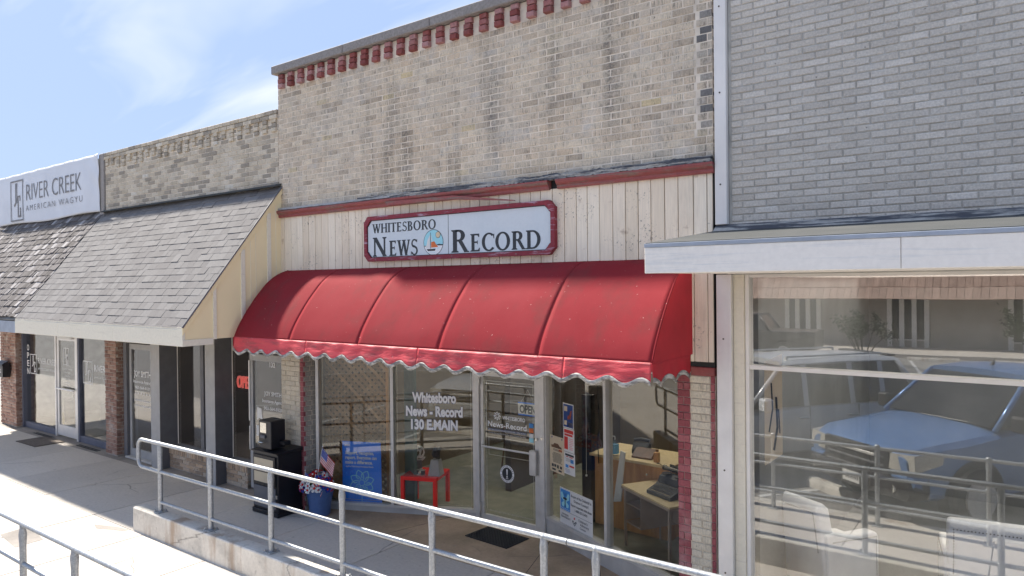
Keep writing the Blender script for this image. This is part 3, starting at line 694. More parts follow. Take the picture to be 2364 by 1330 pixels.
b = MB(); b.add([(-6.35, -0.09, 4.115), (-5.25, -0.10, 4.10), (-4.42, -0.10, 3.985), (-4.40, -0.10, 3.975), (-5.3, -0.10, 4.06), (-6.35, -0.09, 4.07), (-6.35, -0.06, 4.115), (-5.25, -0.07, 4.10), (-4.42, -0.07, 3.985), (-4.40, -0.07, 3.975), (-5.3, -0.07, 4.06), (-6.35, -0.06, 4.07)],
    [(0, 1, 4, 5), (1, 2, 3, 4), (6, 11, 10, 7), (7, 10, 9, 8), (0, 6, 7, 1), (1, 7, 8, 2), (2, 8, 9, 3), (3, 9, 10, 4), (4, 10, 11, 5), (5, 11, 6, 0)])
nb(b, 'moulding', 'maroon_wood', label='splintered moulding strip hanging loose above the sign')
# vertical boards
clad = nb(MB().box(XL, XR, 0.002, 0.35, 2.34, 4.158), 'cladding', 'black_matte')
x = XL; widths = [0.145, 0.12, 0.15, 0.13]; i = 0
while x < XR-0.02:
    w = min(0.137+rng.uniform(-.012, .012), XR-x)
    bx('board', 'plank', clad, x+0.0035, x+w-0.0035, -0.016+rng.uniform(-.003, .001), 0.004, 2.385+rng.uniform(0, .004), 4.07, 0.003); x += w
# drop the boards into the building frame
# beam and piers
nb(MB().box(XL, XR, -0.01, 0.34, 2.26, 2.338, 0.006), 'beam', 'maroon_wood')
BP = BrickSet(295)
pier = nb(MB().box(-2.64, XR, 0.012, 0.40, 0.0, 2.26), 'pier', 'mortar_news')
BP.field(pier, 'brick_maroon', -2.645, -2.525, 0.0, 2.26, joint=0.005, length=0.115, phase=0.0)
BP.field(pier, 'brick_pier', -2.52, -2.335, 0.0, 2.26, joint=0.008, length=0.203)
BP.field(pier, 'brick_maroon', -2.33, -2.293, 0.0, 2.26, joint=0.005)
pier2 = nb(MB().box(XL, -8.115, 0.012, 0.30, 0.0, 2.26), 'pier', 'mortar_news')
BP.field(pier2, 'brick_pier', XL, -8.185, 0.0, 2.26, joint=0.008)
BP.field(pier2, 'brick_maroon', -8.18, -8.112, 0.0, 2.26, joint=0.005)
# the pier's inner flank faces the door
for r_ in range(33):
    for q in range(2):
        BP.one(pier2, 'brick_return', (-8.106, 0.06+q*0.11+(0.03 if r_ % 2 else 0), (r_+0.5)*0.0685), 0.10, 0.061, 0.012, rz=R(90))
BP.flush()

# ---- slanted shop windows with aluminium frames
def window(A, B, zs, ztop, mull, base_name, cells, flip=False, wmat='alu', tape='tape', extra_sub=()):
    """A,B = foot points of the glass line (xy); frame in world space"""
    A, B = Vector((A[0], A[1], 0)), Vector((B[0], B[1], 0)); d = (B-A); L_ = d.length; d.normalize(); n_ = Vector((-d.y, d.x, 0))   # n_ points inwards
    m = Matrix((d, n_, Vector((0, 0, 1)))).transposed().to_4x4(); m.translation = A
    b = MB(); posts = [0.0]+[t*L_ for t in mull]+[L_]; w = 0.045
    for t in posts: 
        t = min(max(t, w/2), L_-w/2); b.box(t-w/2, t+w/2, -0.05, 0.05, zs, ztop, 0.003)
    b.box(0, L_, -0.048, 0.048, zs-0.035, zs, 0.002)
    b.box(0, L_, -0.048, 0.048, ztop, ztop+0.06, 0.002)
    b.xf(m); fr = nb(b, 'window', wmat)
    k = MB(); k.box(0.0, L_, -0.035, 0.03, 0.003, zs-0.037, 0.002); k.xf(m); nb(k, 'window_base', 'sill_metal')
    for i in range(len(posts)-1):
        a, c_ = posts[i]+w/2+(w/2 if i == 0 else 0), posts[i+1]-w/2-(w/2 if i == len(posts)-2 else 0)
        g = MB().box(a-0.004, c_+0.004, -0.003, 0.003, zs-0.004, ztop+0.004); g.xf(m); g.build('pane', 'glass_news', fr)
        t = MB(); q = 0.035; tw = 0.004; y0, y1 = 0.0042, 0.0052
        za, zb = zs+0.03, ztop-0.04
        t.box(a+q, a+q+tw, y0, y1, za, zb); t.box(c_-q-tw, c_-q, y0, y1, za, zb); t.box(a+q+tw, c_-q-tw, y0, y1, za, za+tw)
        t.xf(m); t.build('foil_tape', tape, fr)
        for zz in (zs+0.025, (zs+ztop)/2-0.3):
            bb = MB(); bb.tube([(c_-0.02, -0.004, zz), (c_-0.02, -0.012, zz)], 0.012, 8); bb.xf(m); bb.build('bolt', 'chrome', fr)
    return fr, m, L_
WL, mL, LL = window((-8.08, 0.21), (-5.97, 1.15), 0.115, 2.20, (0.488,), 'base', 2)
WR, mR, LR = window((-4.865, 1.17), (-2.655, 0.20), 0.245, 2.20, (0.508,), 'base', 2)
uL = Vector((mL[0][0], mL[1][0], 0)); uR = Vector((mR[0][0], mR[1][0], 0)); nL = Vector((mL[0][1], mL[1][1], 0)); nR = Vector((mR[0][1], mR[1][1], 0))
# door frame and door
YD = 1.15
nb(MB().box(-5.965, -5.90, YD-0.05, YD+0.06, 0.006, 2.26, 0.003).box(-4.935, -4.865, YD-0.05, YD+0.06, 0.006, 2.26, 0.003).box(-5.90, -4.935, YD-0.05, YD+0.06, 2.08, 2.26, 0.003), 'door_frame', 'alu')
door = nb(MB().box(-5.895, -5.845, YD-0.022, YD+0.022, 0.02, 2.075, 0.003).box(-5.025, -4.94, YD-0.022, YD+0.022, 0.02, 2.075, 0.003)
          .box(-5.845, -5.025, YD-0.022, YD+0.022, 0.02, 0.085, 0.002).box(-5.845, -5.025, YD-0.022, YD+0.022, 1.90, 2.075, 0.002), 'door', 'alu')
MB().box(-5.85, -5.02, YD-0.003, YD+0.003, 0.08, 1.905).build('pane', 'glass_news', door)
b = MB(); tw = 0.007; ya, yb = YD+0.0042, YD+0.0052
def loop(b, x0, x1, z0, z1):
    b.box(x0, x0+tw, ya, yb, z0, z1); b.box(x1-tw, x1, ya, yb, z0, z1); b.box(x0+tw, x1-tw, ya, yb, z0, z0+tw); b.box(x0+tw, x1-tw, ya, yb, z1-tw, z1)
loop(b, -5.815, -5.06, 0.14, 1.84); b.box(-5.80, -5.075, ya, yb, 1.10, 1.107); b.box(-5.77, -5.075, ya, yb, 0.87, 0.877); b.box(-5.777, -5.77, ya, yb, 0.87, 1.10)
b.build('foil_tape', 'tape_w', door)
MB().tube([(-5.845, YD-0.06, 0.985), (-5.02, YD-0.06, 0.985)], 0.014, 8).box(-5.85, -5.835, YD-0.06, YD-0.02, 0.965, 1.005).box(-5.04, -5.02, YD-0.06, YD-0.02, 0.965, 1.005).build('push_bar', 'alu', door)
MB().box(-5.075, -4.975, YD-0.085, YD-0.023, 0.72, 1.03, 0.01).build('handle', 'alu', door)
for zz, xx in ((1.17, -4.985), (1.19, -4.90)):
    MB().tube([(xx, YD-0.055, zz), (xx, YD-0.02, zz)], 0.017, 10).build('lock', 'chrome', door)
for zz in (0.12, 1.78): MB().box(-5.915, -5.88, YD-0.062, YD-0.023, zz, zz+0.12, 0.003).build('hinge', 'alu', door)
# lettering on the door
text('lettering', 'WHITESBORO', 'pure_white', door, (-5.36, YD-0.006, 1.355), 0.047, 0.36, bold=0.02)
text('lettering', 'News-Record', 'pure_white', door, (-5.47, YD-0.006, 1.245), 0.075, 0.62, bold=0.012)
md = basis((-5.47, YD-0.0045, 0), *FRONT)
flat('lettering_bar', 'navy', door, md, [rect(-0.31, 1.192, 0.31, 1.222)])
text('lettering', "GRAYSON COUNTY'S OLDEST NEWSPAPER  |  (903) 564-3565", 'pure_white', door, (-5.47, YD-0.0075, 1.20), 0.014, 0.60)
text('lettering', 'Monday-Thursday 8am-5pm  9am-Noon / Fridays 9am-2pm', 'pure_white', door, (-5.47, YD-0.006, 1.158), 0.013, 0.60)
st = []
for k in range(8):
    a = k*math.pi/4; c0, s0 = math.cos(a), math.sin(a)
    st += stroke([(-0.155+0.018*c0, 1.39+0.018*s0), (-0.155+0.055*c0, 1.39+0.055*s0)], 0.009)
    c1, s1 = math.cos(a+0.4), math.sin(a+0.4); st += stroke([(-0.155+0.04*c0, 1.39+0.04*s0), (-0.155+0.045*c1, 1.39+0.045*s1)], 0.006)
flat('lettering', 'pure_white', door, md, st)
cards = [('print_blue', 1.30), ('print_orange', 1.235), ('paper', 1.17), ('print_sky', 1.115)]
for mt, zz in cards: flat('card_sticker', mt, door, basis((-5.055-0.06, YD-0.0045, 0), *FRONT), [rect(-0.005, zz-0.002, 0.06, zz+0.05)])
flat('sticker', 'ink', door, md, [circ(0, 0.66, 0.112, n=36)])
ring = []
for k in range(36):
    a0, a1 = 2*math.pi*k/36, 2*math.pi*(k+1)/36
    ring.append([(0.112*math.cos(a0), 0.66+0.112*math.sin(a0)), (0.112*math.cos(a1), 0.66+0.112*math.sin(a1)), (0.082*math.cos(a1), 0.66+0.082*math.sin(a1)), (0.082*math.cos(a0), 0.66+0.082*math.sin(a0))])
flat('sticker', 'pure_white', door, md, ring, z=0.003)
tick = []
for k in range(26):
    if k % 13 in (0,): continue
    a = 2*math.pi*k/26; tick += stroke([(0.088*math.cos(a), 0.66+0.088*math.sin(a)), (0.106*math.cos(a), 0.66+0.106*math.sin(a))], 0.007)
flat('sticker', 'ink', door, md, tick, z=0.006)
flat('sticker', 'pure_white', door, md, [[(-0.012, 0.72), (0.012, 0.72), (0.006, 0.645), (-0.006, 0.645)], circ(0, 0.625, 0.011, n=12), rect(-0.02, 0.598, 0.02, 0.604)], z=0.005)
# lettering on the left shop window
for s_, zz, h, w_, xx in (('Whitesboro', 1.42, 0.13, 0.62, 0.0), ('News - Record', 1.235, 0.13, 0.80, 0.0), ('130 E.MAIN', 1.055, 0.13, 0.66, 0.0)):
    pc = Vector((-8.08, 0.21, 0))+uL*(LL*0.743+xx)
    for dz, mt, bo, off in ((0, 'letter_edge', 0.075, 0.0048), (0, 'pure_white', 0.045, 0.0066)):
        text('lettering', s_, mt, WL, pc-nL*off+Vector((0, 0, zz+0.1)), h, w_, ux=uL, bold=bo)
# interior shell
YI = 5.6
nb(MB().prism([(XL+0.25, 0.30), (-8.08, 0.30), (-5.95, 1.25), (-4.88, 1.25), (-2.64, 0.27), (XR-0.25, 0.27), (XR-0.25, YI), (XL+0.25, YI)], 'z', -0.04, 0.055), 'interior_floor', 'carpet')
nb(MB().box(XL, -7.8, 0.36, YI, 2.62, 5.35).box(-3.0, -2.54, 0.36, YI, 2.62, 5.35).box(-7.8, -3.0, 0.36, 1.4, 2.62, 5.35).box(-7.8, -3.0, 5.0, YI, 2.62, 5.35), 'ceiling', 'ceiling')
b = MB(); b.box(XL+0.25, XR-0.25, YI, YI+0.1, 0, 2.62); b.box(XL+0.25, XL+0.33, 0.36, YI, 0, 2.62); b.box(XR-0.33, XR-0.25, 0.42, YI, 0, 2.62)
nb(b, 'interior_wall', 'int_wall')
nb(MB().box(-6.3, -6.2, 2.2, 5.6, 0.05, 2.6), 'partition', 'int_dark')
# entry soffit between beam and slanted windows
nb(MB().prism([(XL, 0.34), (-2.3, 0.34), (-2.62, 0.36), (-4.85, 1.30), (-5.97, 1.30), (-8.1, 0.36)], 'z', 2.262, 2.33), 'entry_soffit', 'ceiling')

# ================================================================ SIGN
sx0, sx1, sz0, sz1 = -6.76, -3.92, 3.395, 3.953
sign = empty('shop_sign', ((sx0+sx1)/2, -0.05, sz0), 0, 'pale blue sign board with maroon notched frame on the white boards', 'sign')
def sg(b, name, mat, **k):
    o = b.build(name, mat, sign, **k); o.location = -sign.location; return o
n_ = 0.07
outer = [(sx0+n_, sz0), (sx1-n_, sz0), (sx1-n_+0.01, sz0+n_-0.01), (sx1, sz0+n_), (sx1, sz1-n_), (sx1-n_+0.01, sz1-n_+0.01), (sx1-n_, sz1), (sx0+n_, sz1), (sx0+n_-0.01, sz1-n_+0.01), (sx0, sz1-n_), (sx0, sz0+n_), (sx0+n_-0.01, sz0+n_-0.01)]
def inset(t, z=0):
    q = n_; a, c_, d_, e = sx0+t, sx1-t, sz0+t, sz1-t
    return [(a+q, d_), (c_-q, d_), (c_-q*0.55, d_+q*0.45), (c_-0.02, d_+q*0.8), (c_, d_+q), (c_, e-q), (c_-0.02, e-q*0.8), (c_-q*0.55, e-q*0.45), (c_-q, e), (a+q, e), (a+q*0.55, e-q*0.45), (a+0.02, e-q*0.8), (a, e-q), (a, d_+q), (a+0.02, d_+q*0.8), (a+q*0.55, d_+q*0.45)]
sg(MB().prism(inset(0.012), 'y', -0.055, -0.018), 'panel', 'sign_face')
o1, i1 = inset(0.0), inset(0.048); i2 = inset(0.056)
def ringmesh(A, B, y0, y1):
    b = MB(); n = len(A)
    for i in range(n):
        k = (i+1) % n; vs = [(A[i][0], y0, A[i][1]), (A[k][0], y0, A[k][1]), (B[k][0], y0, B[k][1]), (B[i][0], y0, B[i][1]), (A[i][0], y1, A[i][1]), (A[k][0], y1, A[k][1]), (B[k][0], y1, B[k][1]), (B[i][0], y1, B[i][1])]
        b.add(vs, [(0, 1, 2, 3), (4, 7, 6, 5), (0, 4, 5, 1), (2, 6, 7, 3)])
    return b
sg(ringmesh(o1, i1, -0.075, -0.012), 'frame', 'maroon_frame')
sg(ringmesh(i1, i2, -0.0575, -0.05), 'frame_line', 'ink')
sg(MB().box(-5.372, -5.366, -0.0562, -0.05, sz0+0.05, sz1-0.05), 'seam', 'ink')
for xx, zz in ((-5.3, sz1-0.025), (-5.3, sz0+0.025), (-6.55, sz0+0.022), (-6.4, sz1-0.025), (-4.5, sz1-0.02), (-4.4, sz0+0.02)): sg(MB().ball((xx, -0.077, zz), 0.006, 6, 4), 'screw', 'chrome')
# a small set of serif capitals drawn as strokes
def glyph(ch):
    S, T, H, O = 0.19, 0.09, 0.055, 0.075; P = []
    def st_(x, w=S, z0=0, z1=1, lo=True, hi=True):
        P.append(rect(x, z0, x+w, z1))
        if lo: P.append([(x-O, z0), (x+w+O, z0), (x+w+O, z0+H*0.8), (x+w, z0+H*1.6), (x, z0+H*1.6), (x-O, z0+H*0.8)])
        if hi: P.append([(x-O, z1), (x-O, z1-H*0.8), (x, z1-H*1.6), (x+w, z1-H*1.6), (x+w+O, z1-H*0.8), (x+w+O, z1)])
    def ar(cx, cy, rx, ry, a0, a1, s=S, t=T, n=26):
        for i in range(n):
            b0, b1 = R(a0+(a1-a0)*i/n), R(a0+(a1-a0)*(i+1)/n+0.4)
            f = lambda a, k: (cx+(rx-(s if k else 0))*math.cos(a), cy+(ry-(t if k else 0))*math.sin(a))
            P.append([f(b0, 0), f(b1, 0), f(b1, 1), f(b0, 1)])
    def dg(x0, z0, x1, z1, w): P.append([(x0, z0), (x0+w, z0), (x1+w, z1), (x1, z1)])
    def sf(x, w, z): P.append([(x-O, z-(0 if z < .5 else H)), (x+w+O, z-(0 if z < .5 else H)), (x+w+O, z+(H if z < .5 else 0)), (x-O, z+(H if z < .5 else 0))])
    if ch == 'I': st_(.08); return P, .32
    if ch == 'H': st_(.08); st_(.62); P.append(rect(.2, .46, .66, .46+T)); return P, .88
    if ch == 'T': st_(.30, hi=False); P.append(rect(.02, 1-T, .74, 1)); P += [[(.02, 1), (.02, .82), (.05, .82), (.10, 1-T)], [(.74, 1), (.74, .82), (.71, .82), (.66, 1-T)]]; return P, .76
    if ch == 'E': 
        st_(.08); P.append(rect(.2, 0, .58, T)); P.append(rect(.2, 1-T, .56, 1)); P.append(rect(.2, .48, .48, .48+T))
        P += [[(.62, .2), (.585, .2), (.5, T), (.60, 0)], [(.58, .8), (.55, .8), (.47, 1-T), (.58, 1)], rect(.455, .41, .485, .62)]; return P, .68
    if ch == 'N': st_(.08, T*1.1, hi=True); st_(.70, T*1.1); dg(.66, 0, .04, 1, S*1.15); return P, .90
    if ch == 'W':
        dg(.24, 0, .02, 1, S); dg(.26, 0, .50, 1, T*1.2); dg(.66, 0, .44, 1, S); dg(.70, 0, .94, 1, T*1.2); sf(.02, S, 1); sf(.46, S, 1); sf(.93, T, 1); return P, 1.08
    if ch == 'O': ar(.45, .5, .45, .52, 0, 360, n=44); return P, .94
    if ch == 'C': ar(.47, .5, .45, .52, 48, 318, n=40); P.append([(.72, .88), (.80, .95), (.80, .68), (.77, .68)]); return P, .82
    if ch == 'D': st_(.08); ar(.38, .5, .46, .5, -90, 90); P += [rect(.2, 0, .4, T), rect(.2, 1-T, .4, 1)]; return P, .90
    if ch == 'R': st_(.08); ar(.36, .74, .29, .26, -90, 90); P += [rect(.2, 1-T, .38, 1), rect(.2, .48, .38, .48+T)]; dg(.62, 0, .33, .5, S); P.append(rect(.6, 0, .84, H)); return P, .80
    if ch == 'B': st_(.08); ar(.34, .755, .24, .245, -90, 90, S*.9); ar(.36, .27, .29, .27, -90, 90); P += [rect(.2, 1-T, .36, 1), rect(.2, .47, .38, .54), rect(.2, 0, .38, T)]; return P, .72
    if ch == 'S':
        ar(.32, .74, .25, .28, 30, 250, .10, T); ar(.31, .27, .28, .29, -160, 75, .12, T); P.append([(.10, .66), (.20, .54), (.44, .40), (.56, .32), (.52, .50), (.30, .62)])
        P += [[(.50, .80), (.535, .80), (.545, 1), (.51, 1)], [(.035, .25), (.07, .25), (.05, 0), (.02, 0)]]; return P, .62
    return P, .4
def serif(name, txt, mat, parent, x0, x1, z0, h, y, gap=0.05, loc0=None):
    polys = []; x = 0
    for ch in txt:
        P_, w = glyph(ch); polys += [[(p[0]+x, p[1]) for p in q] for q in P_]; x += w+gap
    k = (x1-x0)/(x-gap); b = MB()
    for i, q in enumerate(polys): b.prism([(x0+p[0]*k, z0+p[1]*h) for p in q], 'y', y-0.0015-(i % 9)*0.00012, y)
    o = b.build(name, mat, parent); o.location = -parent.location; return o
ys = -0.0555
serif('lettering', 'WHITESBORO', 'ink', sign, -6.62, -5.555, 3.745, 0.112, ys)
serif('lettering', 'N', 'ink', sign, -6.62, -6.37, 3.455, 0.235, ys)
serif('lettering', 'EWS', 'ink', sign, -6.33, -5.845, 3.455, 0.185, ys)
serif('lettering', 'R', 'ink', sign, -5.325, -5.075, 3.46, 0.255, ys)
serif('lettering', 'ECORD', 'ink', sign, -5.045, -4.09, 3.462, 0.195, ys)
ms = basis((-5.60, ys-0.0005, 3.59), *FRONT); ms.translation -= sign.location
ex, ez = 0.155, 0.150
em = flat('emblem', 'ink', sign, ms, [circ(0, 0, ex, ez, 40)], 0.001)
def cl(poly): return [(x*ex/0.155, y*ez/0.15) for x, y in poly]
def half(a0, a1, r=0.96, n=24): return [(ex*r*math.cos(R(a0+(a1-a0)*k/n)), ez*r*math.sin(R(a0+(a1-a0)*k/n))) for k in range(n+1)]
flat('emblem', 'print_sky', sign, ms, [half(-14, 194)], 0.0014)
flat('emblem', 'white', sign, ms, [half(194, 346)], 0.0014)
flat('emblem', 'ink', sign, ms, [[(-.148, -.035), (-.118, -.035), (-.118, -.043), (-.148, -.043)], [(.05, -.028), (.09, -.02), (.148, -.028), (.148, -.040), (.05, -.036)], [(-.105, -.075), (.035, -.075), (.025, -.098), (-.085, -.098)], rect(-.046, -.07, -.040, .115)], 0.0024)
flat('emblem', 'paper', sign, ms, [[(-.115, -.06), (-.05, -.06), (-.05, .09), (-.09, .03)], [(-.036, .095), (-.034, .02), (-.01, .01)]], 0.0024)
flat('emblem', 'print_orange', sign, ms, [[(-.034, -.06), (.075, -.055), (.04, -.02), (.015, .012), (-.034, .005)]], 0.0028)
flat('emblem', 'ink', sign, ms, [circ(.075, .085, .038, .038, 24)], 0.0026)
flat('emblem', 'print_cream', sign, ms, [circ(.075, .085, .033, .033, 24)], 0.0036)
flat('emblem', 'print_sky', sign, ms, stroke([(-.1, -.115), (-.02, -.11), (.03, -.118)], .003)+stroke([(.0, -.07), (.06, -.075), (.1, -.068)], .003), 0.003)
# ================================================================ AWNING
AX0, AX1 = -8.39, -2.49
awn_ = empty('awning', ((AX0+AX1)/2, 0, 2.27), 0, 'faded red barrel awning with scalloped grimy valance over the newspaper shop front', 'awning')
def aw(b, name, mats, **k):
    o = b.build(name, mats, awn_, **k); o.location = -awn_.location; return o
PR = [(0.0, 3.322), (-0.17, 3.262), (-0.331, 3.160), (-0.478, 3.010), (-0.604, 2.858), (-0.716, 2.700), (-0.795, 2.570), (-0.850, 2.450)]
def pr(v):
    t = v*(len(PR)-1); i = min(int(t), len(PR)-2); f = t-i
    p = [Vector(PR[max(0, min(len(PR)-1, i+k))]) for k in (-1, 0, 1, 2)]
    return 0.5*((2*p[1])+(-p[0]+p[2])*f+(2*p[0]-5*p[1]+4*p[2]-p[3])*f*f+(-p[0]+3*p[1]-3*p[2]+p[3])*f**3)
ribs = [AX0, -7.24, -6.02, -4.82, -3.61, AX1]
for i in range(5):
    a, c_ = ribs[i]+0.0008, ribs[i+1]-0.0008
    def fn(u, v):
        q = pr(v); s_ = 0.0015*math.sin(math.pi*u)*math.sin(math.pi*min(1, v*1.05))
        nz = noise.noise(Vector((a*3+u*4, v*3.5, 1.7)))*0.011*math.sin(math.pi*v)
        k = math.exp(-((u)/0.02)**2)*0+0
        return (a+(c_-a)*u, q[0]+s_*0.7+nz, q[1]-s_*0.7+nz)
    aw(MB().grid(fn, 22, 26), 'fabric_panel', 'awning', smooth=True, solid=0.003)
    if i: aw(MB().tube([(ribs[i], pr(v/18)[0]-0.001, pr(v/18)[1]+0.001) for v in range(19)], 0.0028, 6), 'seam', 'awning', smooth=True)
for x, s_ in ((AX0, 1), (AX1, -1)):
    poly = [tuple(pr(v/20)) for v in range(21)]+[(0.0, 2.45)]
    aw(MB().prism(poly, 'x', x-0.002, x+0.002), 'end_panel', 'awning_side')
    aw(MB().tube([(x, pr(v/20)[0], pr(v/20)[1]) for v in range(21)], 0.008, 6), 'piping', 'awning', smooth=True)
def hem(x): return 2.285 + 0.026*math.cos(2*math.pi*(x+7.16)/0.306) + 0.010*math.sin(x*1.7) 
def hy(x, v): return -0.850 - 0.030*v - 0.010*v*math.sin(2*math.pi*(x+7.1)/0.306) + 0.012*noise.noise(Vector((x*2.2, v*3, 4)))*v
joints = [AX0, -6.912, -5.095, -3.327, AX1]
for i in range(4):
    a, c_ = joints[i]+0.002, joints[i+1]-0.002; n_ = int((c_-a)/0.018)
    aw(MB().grid(lambda u, v: (a+(c_-a)*u, hy(a+(c_-a)*u, v), 2.452+(hem(a+(c_-a)*u)-2.452)*v), n_, 8), 'valance', 'valance', smooth=True, solid=0.003)
    aw(MB().grid(lambda u, v: (a+(c_-a)*u, hy(a+(c_-a)*u, 1)-0.005+v*0.004, hem(a+(c_-a)*u)+0.010-0.040*v), n_, 2), 'trim', 'valance_trim', smooth=True, solid=0.003)
for x, s_ in ((AX0, -1), (AX1, 1)):
    f = lambda u: -0.865+0.80*u
    aw(MB().grid(lambda u, v: (x+s_*(0.002+0.012*v+0.014*v*math.sin(u*17)), f(u), 2.452+(2.30+0.026*math.cos(u*17)-2.452)*v), 46, 6), 'valance', 'awning_side', smooth=True, solid=0.003)
    aw(MB().grid(lambda u, v: (x+s_*(0.017+0.014*math.sin(u*17)), f(u), 2.31+0.026*math.cos(u*17)-0.040*v), 46, 1), 'trim', 'valance_trim', smooth=True, solid=0.003)
b = MB(); b.tube([(AX0+0.02, -0.835, 2.445), (AX1-0.02, -0.835, 2.445)], 0.013, 8)
aw(b, 'frame_pipe', 'galv')
for x in ribs: aw(MB().tube([(x+(0.02 if x == AX0 else -0.02 if x == AX1 else 0), -0.835, 2.445), (x+(0.02 if x == AX0 else -0.02 if x == AX1 else 0), 0.0, 2.445)], 0.011, 8), 'frame_pipe', 'galv')

# ================================================================ INSURANCE SHOP (left) with its shingled canopy
IL, IR = -13.90, -8.61
ins = empty('insurance_shop', ((IL+IR)/2, 0, 0), 0, 'low buff brick insurance shop with dark grey fins and doors under a shingled canopy', 'building')
def mk(root):
    def f(b, name, mats, parent=None, **k):
        o = b.build(name, mats, parent or root, **k)
        if parent is None: o.location = -root.location
        return o
    return f
ib = mk(ins)
BI = BrickSet(295)
iw = ib(MB().box(IL, IR, 0.007, 0.32, 4.3, 5.60), 'wall', 'mortar_news')
BI.field(iw, 'brick_insurance', IL+0.005, IR, 4.38, 5.28, course=0.0705)
BI.field(iw, 'brick_insurance', IL+0.005, IR, 5.28, 5.47, y=0.004, course=0.0705)
x = IL+0.1
while x < IR:
    for r_ in range(3 if int(x*10) % 3 else 2): BI.one(iw, 'brick_insurance', (x, -0.022+rng.uniform(-.006, .006), 5.455-r_*0.065), 0.1, 0.058, 0.06)
    x += 0.213
BI.field(iw, 'brick_insurance', IL+0.005, IR, 5.475, 5.605, y=-0.028)
BK = BrickSet(0)
# knee walls of tan brick (kept with the same set: nearest 295 in all)
k1 = ib(MB().box(-12.0, -10.58, 0.165, 0.34, 0, 0.36), 'knee_wall', 'mortar_red')
k2 = ib(MB().box(-10.27, -9.70, 0.165, 0.34, 0, 0.36), 'knee_wall', 'mortar_red')
k3 = ib(MB().box(-12.42, -12.31, 0.165, 0.34, 0, 0.36), 'knee_wall', 'mortar_red')
BN = BrickSet(295)
for kw, a, c_ in ((k1, -12.0, -10.58), (k2, -10.27, -9.70), (k3, -12.42, -12.31)):
    BN.field(kw, 'brick_tan', a, c_, 0.01, 0.245, y=0.155, course=0.0655, length=0.20)
    x = a+0.03
    while x < c_-0.02: BN.one(kw, 'brick_tan', (x, 0.145+rng.uniform(-.004, .004), 0.305), 0.054, 0.105, 0.08); x += 0.063
BN.flush()
BI.flush()
ib(MB().box(IL, IL+0.2, 0.36, 12, 0, 5.4).box(IL, IR, 12, 12.2, 0, 5.4), 'side_walls', 'mortar_news')
ib(MB().box(IL+0.2, IR, 0.36, 1.2, 4.9, 5.0).box(IL+0.2, IR, 4.2, 12, 4.9, 5.0).box(IL+.2, -13, 1.2, 4.2, 4.9, 5.0).box(-9.2, IR, 1.2, 4.2, 4.9, 5.0), 'roof', 'roof_dark')
ib(MB().box(-13, -9.2, 1.2, 4.2, 4.94, 4.96), 'added_skylight', 'added_skylight')  # unseen roof panel, added to lift the insurance interior
ib(MB().box(IL-0.19, IL-0.003, -0.03, 0.3, 4.45, 5.605, 0.01), 'rendered_end', 'plinth')
# canopy
GX = -8.54
can = ib(MB().prism([(0.0, 4.46), (0.0, 2.43), (-1.06, 2.43), (-1.06, 2.36), (-1.43, 2.36), (-1.43, 2.585)], 'x', IL-0.02, GX-0.03), 'canopy', 'cream')
SL = math.hypot(1.451+0.03, 4.50-2.605); AN = math.atan2(4.50-2.605, 1.451)     # slope length and pitch
def roof_piece(name, me, x, s_, parent, lift=0.0):
    """s_ = distance down the slope from the top edge"""
    d = Vector((0, -math.cos(AN), -math.sin(AN))); n_ = Vector((0, -math.sin(AN), math.cos(AN)))
    p = Vector((x, 0.0, 4.50)) + d*s_ + n_*lift
    o = bpy.data.objects.new(name, me); o.location = p; o.rotation_euler = (AN, 0, 0); link(o, parent); return o
MR = Matrix.Rotation(AN, 4, 'X')
def tabs(parent, mat, x0, x1, y_shift, course, wlo, whi, thick, gap, name, limit, jz, start=0.0, seed=3, end=None):
    r = random.Random(seed); pcs = []; s_ = start; row = 0; SLN = SL if end is None else end
    while s_ < SLN-0.01:
        x = x0-(r.uniform(0, whi))
        while x < x1:
            w = r.uniform(wlo, whi); a, c_ = max(x, x0), min(x+w, x1); x += w
            if c_-a > 0.02: pcs.append(((a+c_)/2, min(s_+course, SLN)+r.uniform(-jz, jz), c_-a-gap, r.uniform(0.7, 1.3)))
        s_ += course; row += 1
    d = Vector((0, -math.cos(AN), -math.sin(AN)))
    pcs.sort(key=lambda q: (Vector((q[0], y_shift, 4.5))+d*q[1]-CAM).length)
    cache = {}
    L_ = course*1.7
    def verts(w, th, k):
        q = random.Random(k); j = lambda a: q.uniform(-a, a)
        return [(-w/2, -L_*0+j(jz*.5), th+j(.001)), (w/2, j(jz*.5), th+j(.001)), (w/2, L_, 0.002), (-w/2, L_, 0.002), (-w/2, 0, -0.001), (w/2, 0, -0.001), (w/2, L_, -0.001), (-w/2, L_, -0.001)]
    fs = [(0, 1, 2, 3), (0, 4, 5, 1), (1, 5, 6, 2), (0, 3, 7, 4)]
    for i, (x, s1, w, k) in enumerate(pcs[:limit]):
        key = i % 5
        if key not in cache: cache[key] = MB().add(verts(0.2, thick*(0.8+0.1*key), key), fs).mesh(name, mat)
        o = roof_piece(name, cache[key], x, s1, parent); o.scale = (w/0.2, 1, k); o.location.y += y_shift
    b = MB()
    for i, (x, s1, w, k) in enumerate(pcs[limit:]):
        mm = Matrix.Translation(Vector((x, y_shift, 4.5))+d*s1) @ MR
        b.add([mm @ Vector(v) for v in verts(w, thick*k, i % 13)], fs)
    if pcs[limit:]: b.build(name, mat, parent, kind='stuff')
deck = ib(MB().prism([(0.0, 4.497), (-1.451, 2.602), (-1.451, 2.58), (0.0, 4.45)], 'x', IL-0.03, GX), 'roof_deck', 'roof_dark')
tabs(deck, 'shingle', IL-0.035, GX+0.012, 0.0, 0.119, 0.13, 0.22, 0.010, 0.004, 'shingle', 298, 0.001)
